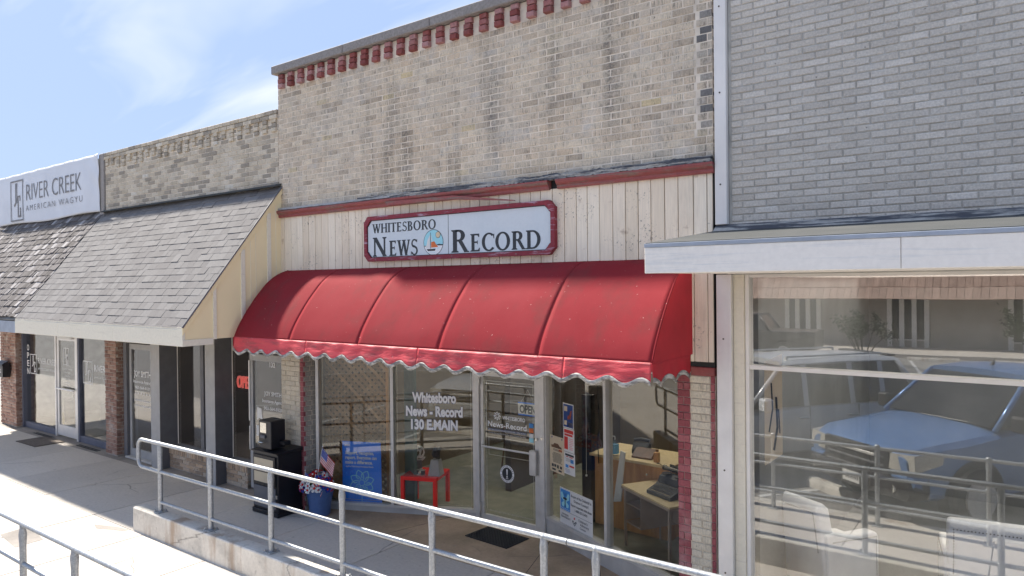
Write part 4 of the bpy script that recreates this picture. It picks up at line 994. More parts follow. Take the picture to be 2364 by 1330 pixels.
ib(MB().prism([(0.03, 4.51), (-0.10, 4.50), (-0.10, 4.515), (0.0, 4.55)], 'x', IL-0.02, GX), 'roof_flashing', 'granule')
ib(MB().box(IL-0.03, GX, -1.468, -1.435, 2.575, 2.600), 'eave_trim', 'cream_board')
for a, c_ in ((IL-0.03, -12.22), (-12.216, -10.4), (-10.396, GX)): ib(MB().box(a, c_, -1.472, -1.432, 2.358, 2.574, 0.003), 'fascia', 'cream_board')
# gable end: sheet, battens, barge board, boxed foot
gab = ib(MB().prism([(0.0, 4.44), (0.0, 2.43), (-1.06, 2.43), (-1.06, 2.36), (-1.47, 2.36), (-1.47, 2.56)], 'x', GX-0.028, GX-0.008), 'gable', 'cream')
zt = lambda y: 4.44+(y)*(4.44-2.56)/1.47
for y0, w in ((-1.055, 0.045), (-0.65, 0.06), (-0.245, 0.06)): MB().box(GX-0.008, GX+0.010, y0, y0+w, 2.425, zt(y0)-0.01, 0.002).build('batten', 'cream_board', gab)
MB().prism([(-0.002, 4.49), (-0.002, 4.40), (-1.47, 2.50), (-1.47, 2.60)], 'x', GX-0.008, GX+0.012).build('barge_board', 'cream', gab)
MB().box(GX-0.008, GX+0.008, -1.47, -1.06, 2.36, 2.44, 0.002).build('boxed_foot', 'cream_board', gab)
MB().prism([(0.0, 4.515), (0.0, 4.49), (-1.47, 2.59), (-1.49, 2.60)], 'x', GX+0.0125, GX+0.026).build('drip_edge', 'charcoal', gab)
for yy in (-0.5, -0.42, -0.1): MB().box(GX-0.008, GX-0.004, yy, yy+0.004, 2.43, zt(yy)-0.08).build('panel_seam', 'cream_board', gab)
# front: fins, doors, glass
for a, c_ in ((-12.30, -12.0), (-10.57, -10.30)):
    f_ = ib(MB().box(a, c_, -0.006, 0.0, 0.0, 2.43), 'fin', 'slate_grey')
    MB().box(a+0.004, c_+0.001, 0.0, 0.30, 0.0, 2.43).build('fin_side', 'charcoal', f_)
ib(MB().box(IL+0.4, -8.62, 0.0, 0.3, 2.432, 2.5), 'soffit', 'ceiling')
for x in (-11.93, -10.262): ib(MB().box(x-0.008, x+0.004, 0.272, 0.284, 0.37, 2.42), 'caulk_line', 'white_trim')
fr = ib(MB().box(-12.0, -10.57, 0.27, 0.33, 0.36, 0.40).box(-11.20, -11.10, 0.27, 0.33, 0.40, 2.43).box(-11.0, -10.95, 0.26, 0.33, 0.40, 2.43).box(-10.64, -10.6, 0.27, 0.33, 0.40, 2.43), 'window', 'charcoal')
MB().box(-11.98, -11.2, 0.296, 0.302, 0.40, 2.43).build('pane', 'glass_left', fr)
MB().box(-11.10, -11.0, 0.296, 0.302, 0.40, 2.43).build('pane', 'glass_left', fr)
MB().box(-10.95, -10.64, 0.285, 0.29, 0.40, 2.43).build('panel', 'slate_grey', fr)
fr = ib(MB().box(-10.3, -9.70, 0.27, 0.33, 0.36, 0.40).box(-9.74, -9.68, 0.24, 0.33, 0.0, 2.43), 'window', 'charcoal')
MB().box(-10.28, -9.74, 0.296, 0.302, 0.40, 2.43).build('pane', 'glass_left', fr)
def glazed_door(ibf, x0, x1, y, mat, name='door', zb=0.035, ztp=2.08, lite_bottom=0.17, gl='glass_left', st=0.075):
    d_ = ibf(MB().box(x0, x0+st, y-0.022, y+0.022, zb, ztp, .003).box(x1-st, x1, y-0.022, y+0.022, zb, ztp, .003).box(x0+st, x1-st, y-0.022, y+0.022, zb, lite_bottom, .002).box(x0+st, x1-st, y-0.022, y+0.022, ztp-0.1, ztp, .002), name, mat)
    MB().box(x0+st-.004, x1-st+.004, y-0.003, y+0.003, lite_bottom-.004, ztp-0.096).build('pane', gl, d_)
    return d_
ib(MB().box(-13.52, -13.40, 0.10, 0.3, 0.0, 2.43, .003).box(-12.48, -12.43, 0.10, 0.3, 0.0, 2.43, .003).box(-13.40, -12.48, 0.12, 0.3, 2.12, 2.43, .003), 'door_frame', 'charcoal')
d1 = glazed_door(ib, -13.39, -12.49, 0.17, 'slate_grey')
ib(MB().box(-13.40, -12.45, 0.06, 0.26, 0.0, 0.034, .004), 'threshold', 'alu')
d2 = glazed_door(ib, -9.655, -8.70, 0.21, 'slate_grey')
MB().box(-9.655, -9.635, 0.165, 0.187, 1.06, 1.98, .003).box(-9.65, -9.635, 0.165, 0.187, 0.62, 0.98, .003).build('pull_handle', 'alu_white', d2)
ib(MB().box(-9.68, -8.62, 0.18, 0.28, 2.10, 2.43).box(-8.695, -8.615, 0.19, 0.28, 0, 2.10), 'door_frame', 'charcoal')
yt = 0.164
for s_, z, h, w_ in (('JOY SMITH', 1.49, 0.11, 0.62), ('Insurance Agency', 1.375, 0.055, 0.66), ('903-564-9121', 1.27, 0.05, 0.52), ('joysmithinsurance.com', 1.05, 0.032, 0.62), ('Joysmith.com@yahoo.com', 0.955, 0.032, 0.58)):
    text('lettering', s_, 'white', d1, (-12.94, yt, z), h, w_, bold=0.02)
stars = []
for i in range(6):
    cx = -0.26+i*0.104; stars.append([(cx+0.022*(1 if k % 2 == 0 else .42)*math.sin(k*math.pi/5), 1.185+0.022*(1 if k % 2 == 0 else .42)*math.cos(k*math.pi/5)) for k in range(10)])
flat('lettering', 'white', d1, basis((-12.94, yt+0.002, 0), *FRONT), stars)
for s_, z, h, w_ in (('JOY SMITH', 1.47, 0.065, 0.42), ('Insurance Agency', 1.365, 0.05, 0.52), ('903-564-9121', 1.255, 0.05, 0.44), ('132', 1.90, 0.075, 0.13)):
    text('lettering', s_, 'white', d2, (-9.10, 0.203, z), h, w_, bold=0.015)
b = flat('notice', 'paper', d2, basis((-9.10, 0.2055, 0), *FRONT), [[(-.40, 1.28), (-.29, 1.26), (-.25, 1.06), (-.33, 1.12), (-.40, 1.08)], rect(-.42, .84, -.32, 1.0)])
neon = empty('neon_open_sign', (-10.0, 0.33, 1.50), 0, 'red glowing OPEN sign hanging in the insurance shop window', 'neon sign')
nt = text('tube_letters', 'OPEN', 'neon', neon, (0.0, 0, 0), 0.20, 0.42, extrude=0.015)
MB().tube([(-.26, .03, -.05), (.30, .03, -.05), (.30, .03, .26), (-.26, .03, .26), (-.26, .03, -.05)], 0.006, 6).build('backing_frame', 'black', neon)
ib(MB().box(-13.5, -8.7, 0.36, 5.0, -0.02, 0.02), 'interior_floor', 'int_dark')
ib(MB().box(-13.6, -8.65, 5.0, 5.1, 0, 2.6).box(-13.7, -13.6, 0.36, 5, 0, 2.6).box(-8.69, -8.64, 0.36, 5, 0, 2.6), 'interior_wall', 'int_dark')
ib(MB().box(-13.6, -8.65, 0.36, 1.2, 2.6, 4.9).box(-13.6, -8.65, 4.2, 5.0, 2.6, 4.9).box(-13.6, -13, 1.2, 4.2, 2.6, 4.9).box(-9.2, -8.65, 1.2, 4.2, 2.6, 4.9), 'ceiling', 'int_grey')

# ================================================================ WAGYU SHOP (far left) with its shake canopy
RL, RRt = -19.45, -13.95
rc = empty('wagyu_shop', ((RL+RRt)/2, 0, 0), 0, 'far left shop with red brick piers, glass front and weathered wood shake canopy', 'building')
rb = mk(rc)
rb(MB().box(RL, -14.10, 0.03, 0.34, 4.3, 5.55), 'wall', 'mortar_grey')
rb(MB().box(RL, RL+0.2, 0.36, 12, 0, 5.4).box(RL, -14.1, 12, 12.2, 0, 5.4), 'side_walls', 'mortar_grey')
rb(MB().box(RL+0.2, -14.1, 0.36, 1.2, 4.9, 5.0).box(RL+0.2, -14.1, 4.0, 12, 4.9, 5.0).box(RL+.2, -18.6, 1.2, 4.0, 4.9, 5.0).box(-14.6, -14.1, 1.2, 4.0, 4.9, 5.0), 'roof', 'roof_dark')
rb(MB().box(-18.6, -14.6, 1.2, 4.0, 4.94, 4.96), 'added_skylight', 'added_skylight')  # daylight panel added out of view over the far left room
deck2 = rb(MB().prism([(0.02, 4.47), (-1.44, 2.58), (-1.44, 2.55), (0.02, 4.40)], 'x', RL-0.5, IL-0.04), 'roof_deck', 'roof_dark')
tabs(deck2, 'shake', RL-0.5, IL-0.045, 0.0, 0.135, 0.05, 0.15, 0.020, 0.006, 'shake', 298, 0.012, seed=9, end=2.36)
rb(MB().box(RL-0.5, IL-0.045, -1.44, -1.40, 2.35, 2.565, .003), 'fascia', 'blue_fascia')
rb(MB().box(RL-0.5, IL-0.05, -1.40, 0.1, 2.42, 2.46), 'soffit', 'ceiling')
BR = BrickSet(298)
for a, c_, dep in ((-19.27, -18.36, 0.38), (-14.02, -13.585, 0.36)):
    p_ = rb(MB().box(a+0.01, c_-0.012, 0.012, dep, 0, 2.42), 'pier', 'mortar_red')
    BR.field(p_, 'brick_red', a, c_, 0.02, 2.42, jit=0.006, joint=0.014)
    for r_ in range(36):
        for q in range(2): BR.one(p_, 'brick_red', (c_-0.006, 0.055+q*0.11+(0.04 if r_ % 2 else 0), 0.02+(r_+0.5)*0.0667), 0.10, 0.055, 0.02, rz=R(90))
BR.flush()
yq = 0.20
rb(MB().box(-18.80, -18.50, 0.12, 0.34, 0.0, 2.42).box(-18.50, -16.64, yq-0.04, yq+0.05, 0.0, 0.13, .003).box(-15.50, -14.03, yq-0.04, yq+0.05, 0.0, 0.13, .003).box(-15.56, -15.50, yq-0.05, yq+0.05, 0.0, 2.42), 'base', 'navy')
rb(MB().box(-18.36, -18.30, 0.12, 0.34, 0, 2.42), 'base', 'navy')
wf = rb(MB().box(-18.50, -18.42, yq-0.03, yq+0.03, 0.13, 2.42, .003), 'window', 'alu')
MB().box(-18.42, -16.64, yq-0.003, yq+0.003, 0.13, 2.42).build('pane', 'glass_left', wf)
MB().box(-15.50, -14.03, yq-0.003, yq+0.003, 0.13, 2.42).build('pane', 'glass_left', wf)
rb(MB().box(-16.64, -16.58, yq-0.06, yq+0.05, 0, 2.42, .003).box(-15.62, -15.56, yq-0.06, yq+0.05, 0, 2.42, .003).box(-16.58, -15.62, yq-0.06, yq+0.05, 2.14, 2.42, .003), 'door_frame', 'alu_white')
d3 = glazed_door(rb, -16.57, -15.63, yq-0.02, 'alu_white', lite_bottom=0.25, ztp=2.12, st=0.085)
MB().tube([(-16.5, yq-0.09, 1.02), (-15.66, yq-0.09, 1.02)], 0.02, 8).build('push_bar', 'alu_white', d3)
MB().box(-16.35, -15.75, yq-0.09, yq-0.045, 2.06, 2.10).build('closer', 'alu', d3)
def rc_logo(parent, mat, x, z0, h, y, w):
    m = basis((x, y, z0), *FRONT); s_ = h/1.0
    L_ = stroke([(0.02*w, 0), (.98*w, 0), (.98*w, 1*h), (.02*w, 1*h)], .035*h, True)
    L_ += stroke([(.30*w, .38*h), (.42*w, .45*h), (.42*w, .92*h), (.52*w, .92*h)], .05*h) + stroke([(.52*w, .92*h), (.52*w, .45*h)], .03*h)
    L_ += stroke([(.60*w, .60*h), (.60*w, .10*h), (.78*w, .10*h), (.78*w, .30*h)], .05*h) + stroke([(.60*w, .60*h), (.76*w, .60*h), (.76*w, .50*h)], .045*h)
    flat('logo', mat, parent, m, L_, 0.001)
yy = yq-0.006
for i, ch in enumerate('OPEN'): text('lettering', ch, 'white', wf, (-18.20, yy, 1.72-i*0.175), 0.135, 0.12, bold=0.02)
rc_logo(wf, 'white', -18.08, 1.22, 0.42, yy, 0.36)
text('lettering', 'RIVER CREEK', 'white', wf, (-17.15, yy, 1.46), 0.13, 1.02)
text('lettering', 'AMERICAN WAGYU', 'white', wf, (-17.15, yy, 1.32), 0.05, 1.02, sp=1.3)
rc_logo(wf, 'white', -15.42, 1.20, 0.44, yy, 0.42)
text('lettering', 'RIVER CREEK', 'white', wf, (-14.38, yy, 1.46), 0.135, 1.08, bold=0.01)
text('lettering', 'AMERICAN WAGYU', 'white', wf, (-14.38, yy, 1.32), 0.05, 1.08, sp=1.3)
rc_logo(d3, 'white', -16.28, 1.52, 0.34, yy-0.02, 0.26)
for i, (s_, w_) in enumerate((('Tuesday - Saturday', .5), ('10am - 6pm', .3), ('Sunday', .2), ('Noon - 5pm', .3), ('Monday', .22), ('Closed', .2), ('903-564-0068', .44))):
    text('lettering', s_, 'white', d3, (-16.1, yy-0.02, 1.42-i*0.072), 0.03, w_*0.9)
rb(MB().box(-19.2, -13.9, 0.36, 4.6, -0.02, 0.02), 'interior_floor', 'int_tile')
rb(MB().box(-19.4, -13.7, 4.6, 4.7, 0, 2.6).box(-19.4, -19.3, 0.36, 4.6, 0, 2.6).box(-13.85, -13.75, 0.36, 4.6, 0, 2.6), 'interior_wall', 'int_grey')
rb(MB().box(-19.3, -13.75, 0.36, 1.2, 2.6, 4.9).box(-19.3, -13.75, 4.0, 4.6, 2.6, 4.9).box(-19.3, -18.6, 1.2, 4.0, 2.6, 4.9).box(-14.6, -13.75, 1.2, 4.0, 2.6, 4.9), 'ceiling', 'int_grey')
for x in (-17.35, -15.25): 
    rb(MB().box(x, x+0.9, -0.03, 0.0, 0.002, 0.005).box(x, x+0.9, 0.02, 0.05, 0.002, 0.005), 'drain_slot', 'black_matte')
# banner
ban = empty('banner', (-16.55, -0.03, 4.50), 0, 'white vinyl banner with grey lettering tied over the far left wall', 'banner')
bw0, bw1 = -19.1, -14.03
def bfn(u, v):
    x = bw0+(bw1-bw0)*u
    zt_ = 5.61+0.004*math.sin(u*44)*(1); zb_ = 4.52+0.02*math.sin(u*9); z = zb_+(zt_-zb_)*v
    crease = 0.018*math.sin((u*1.0+v*0.25)*60)*max(0, (u-0.86)*6)*v + 0.012*noise.noise(Vector((x*1.4, 0, z*1.8)))
    return (x+16.55, -0.02+crease-0.012*math.sin(v*math.pi), z-4.50)
sheet = MB().grid(bfn, 120, 26).build('sheet', 'banner', ban, smooth=True, solid=0.002)
text('lettering', 'RIVER CREEK', 'banner_ink', ban, (0.47, -0.042, 0.49), 0.37, 2.68, bold=-0.012)
text('lettering', 'AMERICAN WAGYU', 'banner_ink', ban, (0.47, -0.040, 0.27), 0.125, 2.75, sp=1.35, bold=-0.01)
rc_logo(ban, 'banner_ink', -18.30+16.55, 0.10, 0.86, -0.040, 0.70)
for k in range(12): MB().lathe([(0.014, 0), (0.014, 0.004)], (0, 0, 0), 8).xf(Matrix.Translation((bw0+16.65+k*0.44, -0.045, 1.085)) @ Matrix.Rotation(R(90), 4, 'X')).build('grommet', 'alu', ban)
# mailbox on the far pier, doormat
mb_ = empty('mailbox', (-18.80, -0.09, 1.12), 0, 'small black mailbox fixed to the far left red brick pier', 'mailbox')
MB().prism([(-.08, 0), (.07, 0), (.07, .30), (.02, .34), (-.05, .33), (-.08, .28)], 'x', -.2, .2).build('box', 'black', mb_)
MB().prism([(-.10, .24), (-.09, .30), (.03, .36), (.04, .345), (-.08, .28)], 'x', -.21, .21).build('lid', 'black', mb_)
text('numeral', '2', 'white', mb_, (0.08, -0.083, 0.10), 0.09)
dm = MB().box(-.46, .46, -.27, .27, 0, 0.012, .004).build('doormat', 'mat_brown', None, label='plain brown doormat lying before the far left glass door', cat='doormat'); dm.location = (-16.22, -0.30, 0.003); dm.rotation_euler = (0, 0, R(1))
# ================================================================ things inside the far left shop
bag = empty('tool_bag', (-17.75, 0.95, 0.02), R(-20), 'dark wheeled tool bag with yellow wheels behind the far left glass', 'bag')
MB().prism([(-.30, 0.08), (.30, .08), (.32, .35), (.22, .55), (-.2, .56), (-.32, .36)], 'y', -.2, .2).build('body', 'black_matte', bag)
for x in (-.22, .18): MB().lathe([(.02, -.03), (.11, -.03), (.12, 0), (.11, .03), (.02, .03)], (0, 0, 0), 16).xf(Matrix.Translation((x, -.23, .12)) @ Matrix.Rotation(R(90), 4, 'X')).build('wheel', 'yellow', bag)
MB().tube([(-.2, 0, .55), (-.15, 0, .66), (.12, 0, .66), (.16, 0, .55)], .014, 6).build('handle', 'black', bag)
stool = empty('stool', (-16.05, 1.3, 0.02), 0, 'thin metal stool seen behind the far left glass door', 'stool')
MB().lathe([(.16, .60), (.17, .62), (.17, .65), (.15, .66)], (0, 0, 0), 16).build('seat', 'black', stool)
for k in range(4):
    a = k*math.pi/2+.78; MB().tube([(.12*math.cos(a), .12*math.sin(a), .6), (.2*math.cos(a), .2*math.sin(a), 0)], .011, 6).build('leg', 'black', stool)
MB().tube([(.16*math.cos(t*.52), .16*math.sin(t*.52), .28) for t in range(13)], .008, 6).build('foot_ring', 'black', stool)
pl = empty('planter', (-17.0, 1.5, 0.02), 0, 'grey planter with pale twigs inside the far left window', 'planter')
MB().box(-.32, .32, -.18, .18, 0, .42, .01).build('trough', 'int_grey', pl)
r = random.Random(4)
for k in range(26):
    x = r.uniform(-.3, .3); MB().tube([(x, 0, .4), (x+r.uniform(-.1, .1), r.uniform(-.1, .1), .6), (x+r.uniform(-.25, .25), r.uniform(-.15, .15), r.uniform(.75, 1.5))], .006, 4).build('twig', 'paper', pl)
# ================================================================ RIGHT HAND SHOP (grey brick, white canopy)
QL = -2.275
rs = empty('grey_brick_shop', (0.8, 0, 0), 0, 'grey brick shop at right with flat white canopy and one wide reflective window', 'building')
qb = mk(rs)
gw = qb(MB().box(-2.15, 4.6, 0.009, 0.33, 3.16, 6.3), 'wall', 'mortar_grey')
BG = BrickSet(298)
BG.field(gw, 'brick_grey', -2.125, 4.6, 3.56, 6.3, course=0.0585, length=0.190, joint=0.010, jit=0.002)
BG.flush()
qb(MB().box(-2.26, -2.155, -0.045, 0.32, 3.60, 6.35, .004), 'corner_board', 'white_trim')
for z in (3.95, 4.75, 5.5): qb(MB().lathe([(.008, 0), (.008, .004)], (0, 0, 0), 8).xf(Matrix.Translation((-2.21, -.045, z)) @ Matrix.Rotation(R(90), 4, 'X')), 'screw', 'nailhead')
qb(MB().box(4.35, 4.6, 0.36, 14, 0, 6.1).box(-2.26, -2.05, 0.36, 14, 0, 6.1).box(-2.26, 4.6, 14, 14.2, 0, 6.1), 'side_walls', 'mortar_grey')
qb(MB().box(-2.05, 4.35, 0.36, 0.45, 5.4, 5.5).box(-2.05, 4.35, 4.6, 14, 5.4, 5.5).box(-2.05, -1.95, 0.45, 4.6, 5.4, 5.5).box(3.8, 4.35, 0.45, 4.6, 5.4, 5.5), 'roof', 'roof_dark')
qb(MB().box(-1.95, 3.8, 0.45, 4.6, 5.44, 5.46), 'added_skylight', 'added_skylight')  # added, unseen: lets daylight down onto the armchairs and room
# canopy
cn = qb(MB().prism([(0.0, 3.50), (-1.385, 3.365), (-1.385, 3.20), (0.0, 3.20)], 'x', QL+0.002, 4.9), 'canopy', 'white_board')
MB().prism([(0.0, 3.55), (0.0, 3.503), (-1.395, 3.368), (-1.395, 3.386)], 'x', QL, 4.9).build('granule_roof', 'granule', cn)
MB().prism([(0.0, 3.60), (0.0, 3.552), (-0.10, 3.540), (-0.02, 3.60)], 'x', -2.26, 4.6).build('roof_flashing', 'tar_wood', cn)
MB().box(QL-.002, 4.9, -1.418, -1.398, 3.352, 3.380, .002).build('drip_edge', 'blue_fascia', cn)
for a, c_ in ((QL, -0.637), (-0.634, 1.8), (1.804, 4.9)): MB().box(a, c_, -1.412, -1.387, 3.166, 3.351, .003).build('fascia_board', 'white_board', cn)
MB().box(QL, 4.9, -1.386, -0.001, 3.170, 3.198).build('soffit', 'white_board', cn)
for yy in (-1.25, -0.9, -0.55): MB().box(QL+.3, 4.9, yy, yy+.012, 3.163, 3.1695).build('soffit_batten', 'white_trim', cn)
# jambs and window frame
qb(MB().box(-2.262, -2.13, -0.03, 0.15, 0.0, 3.165, .004), 'jamb', 'alu_white')
qb(MB().box(-2.128, -2.035, 0.02, 0.15, 0.0, 3.165, .003), 'jamb', 'cream_board')
W = qb(MB().box(-2.033, -2.0, 0.04, 0.16, 0.2, 3.165, .003).box(-2.0, 4.5, 0.05, 0.15, 2.340, 2.376, .002).box(-2.0, 4.5, 0.05, 0.15, 0.2, 0.26, .002).box(-2.0, 4.5, 0.06, 0.15, 3.135, 3.165), 'window', 'white_trim')
MB().box(-2.0, 4.5, 0.097, 0.103, 0.26, 2.34).build('pane', 'glass_right', W)
MB().box(-2.0, 4.5, 0.097, 0.103, 2.376, 3.135).build('pane', 'glass_right', W)
qb(MB().box(-2.0, 4.5, 0.03, 0.3, 0.0, 0.2), 'window_base', 'alu_white')
for z in (0.55, 1.45, 2.6): qb(MB().lathe([(.008, 0), (.008, .004)], (0, 0, 0), 8).xf(Matrix.Translation((-2.20, -.03, z)) @ Matrix.Rotation(R(90), 4, 'X')), 'screw', 'nailhead')
# the room behind
qb(MB().box(-2.05, 4.35, 0.16, 5.5, 0.0, 0.05), 'interior_floor', 'int_grey')
qb(MB().box(-2.05, 4.35, 5.5, 5.6, 0, 3.0).box(-2.05, -2.0, 0.3, 5.5, 0, 3.2).box(4.3, 4.35, 0.3, 5.5, 0, 3.2), 'interior_wall', 'int_grey')
qb(MB().box(-2.05, 4.35, 0.35, 0.45, 3.14, 5.4).box(-2.05, 4.35, 4.6, 5.5, 3.14, 5.4).box(-2.05, -1.95, 0.45, 4.6, 3.14, 5.4).box(3.8, 4.35, 0.45, 4.6, 3.14, 5.4), 'ceiling', 'white_trim')
# paper scrap with a drawing taped inside
pn = empty('window_notice', (-1.73, 0.13, 1.50), 0, 'yellowed paper strip taped inside the wide right window', 'notice')
MB().prism([(-.17, .0), (-.02, .12), (-.02, .98), (-.17, .90)], 'y', 0, .002).build('sheet', 'paper_tan', pn)
flat('drawing', 'ink', pn, basis((0, -0.002, 0), *FRONT), stroke([(-.11, .72), (-.10, .5), (-.13, .3)], .012)+stroke([(-.07, .6), (-.06, .35), (-.09, .15)], .018)+stroke([(-.05, .5), (-.04, .3)], .01))

# ================================================================ ARMCHAIRS
def armchair(x, y, rz, label):
    t = empty('armchair', (x, y, 0.05), rz, label, 'armchair', 'cream armchairs behind the wide window')
    def rb_(name, x0, x1, y0, y1, z0, z1, c, mat='upholstery', m=None, p=None):
        b = MB().box(x0, x1, y0, y1, z0, z1, c)
        if m is not None: b.xf(m)
        o = b.build(name, mat, p or t, smooth=False)
        md = o.modifiers.new('soft', 'BEVEL'); md.width = c*0.9; md.segments = 3; md.limit_method = 'ANGLE'; md.angle_limit = R(20)
        for q in o.data.polygons: q.use_smooth = True
        return o
    # faces +y; back at -y; width 0.72
    rb_('seat_base', -.32, .32, -.30, .34, .14, .36, .02)
    rb_('seat_cushion', -.235, .235, -.22, .40, .365, .50, .035)
    # back: slightly leaning, rolled top
    bk = MB(); pf = [(-.30, .12), (-.36, .50), (-.41, .82), (-.435, .92), (-.40, .975), (-.33, .98), (-.27, .93), (-.22, .70), (-.19, .46), (-.19, .12)]
    bk.prism(pf, 'x', -.335, .335)
    o = bk.build('backrest', 'upholstery', t); md = o.modifiers.new('soft', 'BEVEL'); md.width = .03; md.segments = 3; md.limit_method = 'ANGLE'; md.angle_limit = R(50)
    for q in o.data.polygons: q.use_smooth = True
    for s_ in (-1, 1):
        pf = [(-.30, .12), (.33, .12), (.34, .55), (.32, .63), (.26, .655), (-.10, .66), (-.22, .70), (-.34, .70)]
        a = MB().prism(pf, 'x', min(s_*.24, s_*.36), max(s_*.24, s_*.36)); o = a.build('arm', 'upholstery', t)
        md = o.modifiers.new('soft', 'BEVEL'); md.width = .025; md.segments = 3; md.limit_method = 'ANGLE'; md.angle_limit = R(25)
        nb_ = MB(); xo = s_*.362
        path = [(-.25, .62), (.29, .60), (.30, .16)]
        for (ya, za), (yb, zb) in zip(path, path[1:]):
            L_ = math.hypot(yb-ya, zb-za); n_ = int(L_/.026)
            for k in range(n_): nb_.ball((xo, ya+(yb-ya)*k/n_, za+(zb-za)*k/n_), .0075, 5, 3)
        nb_.build('nailheads', 'nailhead', o, kind='stuff')
    nb_ = MB()
    for (xa, za), (xb, zb) in (((-.29, .50), (-.29, .90)), ((-.29, .90), (.29, .90)), ((.29, .90), (.29, .50))):
        n_ = int(math.hypot(xb-xa, zb-za)/.026)
        for k in range(n_):
            z = za+(zb-za)*k/n_; nb_.ball((xa+(xb-xa)*k/n_, -.362-(z-.5)*.165, z), .0075, 5, 3)
    nb_.build('nailheads', 'nailhead', t, kind='stuff')
    for sx in (-.28, .28):
        for sy in (-.26, .28): MB().tube([(sx, sy, .14), (sx, sy, 0)], [.022, .014], 8).build('leg', 'wood_dark', t)
    return t
armchair(-1.70, 1.32, R(-31), 'cream nailhead armchair turned right, left one behind the wide window')
armchair(-0.36, 1.50, R(9), 'cream nailhead armchair seen from behind, cut off by the right edge')

# ================================================================ THINGS ON THE PAVEMENT
# news rack
nr = empty('news_rack', (-8.42, -0.215, 0.006), 0, 'black coin newspaper rack with yellowed window standing by the left pier', 'news rack')
MB().box(-.285, .285, -.18, .20, .06, .84, .008).build('cabinet', 'black', nr)
MB().box(-.29, .29, -.20, .205, 0, .06, .006).build('plinth', 'black', nr)
MB().prism([(-.205, .84), (.21, .84), (.21, .885), (-.205, .855)], 'x', -.295, .295).build('cabinet_top', 'black', nr)
dr = MB().box(-.25, .24, -.203, -.181, .40, .80, .004).build('door', 'black', nr)
MB().box(-.22, .21, -.209, -.204, .44, .76).build('window', 'paper_tan', dr)
MB().box(-.22, .21, -.214, -.210, .58, .62).build('bar', 'black', dr)
MB().box(-.25, .24, -.203, -.181, .10, .38, .004).build('lower_panel', 'charcoal', nr)
MB().box(.252, .275, -.205, -.181, .25, .30, .003).build('latch', 'chrome', nr)
cb = MB().box(-.16, .12, -.17, .06, .888, 1.27, .008).build('coin_box', 'black', nr)
MB().box(-.12, .02, -.177, -.171, 1.10, 1.24, .002).build('price_plate', 'chrome', cb)
MB().box(-.10, 0, -.190, -.171, 1.03, 1.07, .003).build('coin_slot', 'charcoal', cb)
MB().tube([(-.09, -.18, .98), (-.09, -.22, .98), (.0, -.22, .98), (.0, -.18, .98)], .008, 6).build('coin_return', 'chrome', cb)
MB().box(.125, .24, -.05, .06, .94, .99, .004).build('bracket', 'black', nr)
# flower pot with flags
pot = empty('flower_pot', (-7.80, 0.02, 0.006), 0, 'blue glazed pot with paper flowers beside the news rack', 'flower pot')
MB().lathe([(.12, 0), (.135, .01), (.15, .16), (.185, .34), (.20, .38), (.205, .395), (.195, .40), (.18, .39), (.17, .34), (0.0, .33)], (0, 0, 0), 28).build('pot', 'pot_blue', pot, autosmooth=True)
fl = empty('bouquet', (-7.82, 0.0, 0.35), 0, 'round bunch of red, white and blue paper flowers filling the blue pot', 'bouquet')
b = MB(); r = random.Random(11)
for k in range(50):
    a = r.uniform(0, 6.28); d = r.uniform(0.02, .17); b.ball((d*math.cos(a), d*math.sin(a), r.uniform(.0, .12)), r.uniform(.02, .04), 5, 4)
b.build('foliage', 'soil', fl, kind='stuff')
fm = {}
def flower_mesh(m):
    b = MB(); b.cur = 0
    for k in range(6):
        a0 = k*math.pi/3; b.add([(0, 0, 0), (.022*math.cos(a0-.42), .022*math.sin(a0-.42), .010), (.027*math.cos(a0), .027*math.sin(a0), .006), (.022*math.cos(a0+.42), .022*math.sin(a0+.42), .010)], [(0, 1, 2, 3)])
    b.cur = 1; b.ball((0, 0, .006), .008, 6, 4)
    b.cur = 0; b.lathe([(.003, -.03), (.014, 0.0)], (0, 0, 0), 6)
    return b.mesh('flower', [m, 'f_red' if m != 'f_red' else 'f_white'])
for m in ('f_red', 'f_white', 'f_blue'): fm[m] = flower_mesh(m)
r = random.Random(5)
for k in range(85):
    th = math.acos(r.uniform(0.0, 1)); ph = r.uniform(0, 6.283); d = Vector((math.sin(th)*math.cos(ph), math.sin(th)*math.sin(ph), math.cos(th)))
    o = bpy.data.objects.new('flower', fm[r.choice(['f_red', 'f_red', 'f_white', 'f_blue', 'f_blue', 'f_white'])]); link(o, fl)
    o.location = (d.x*.23*r.uniform(.85, 1.05)-.02, d.y*.21*r.uniform(.8, 1.05), .03+d.z*.19*r.uniform(.8, 1.1)); o.rotation_euler = d.to_track_quat('Z', 'Y').to_euler(); s_ = r.uniform(1.6, 2.3); o.scale = (s_, s_, s_)
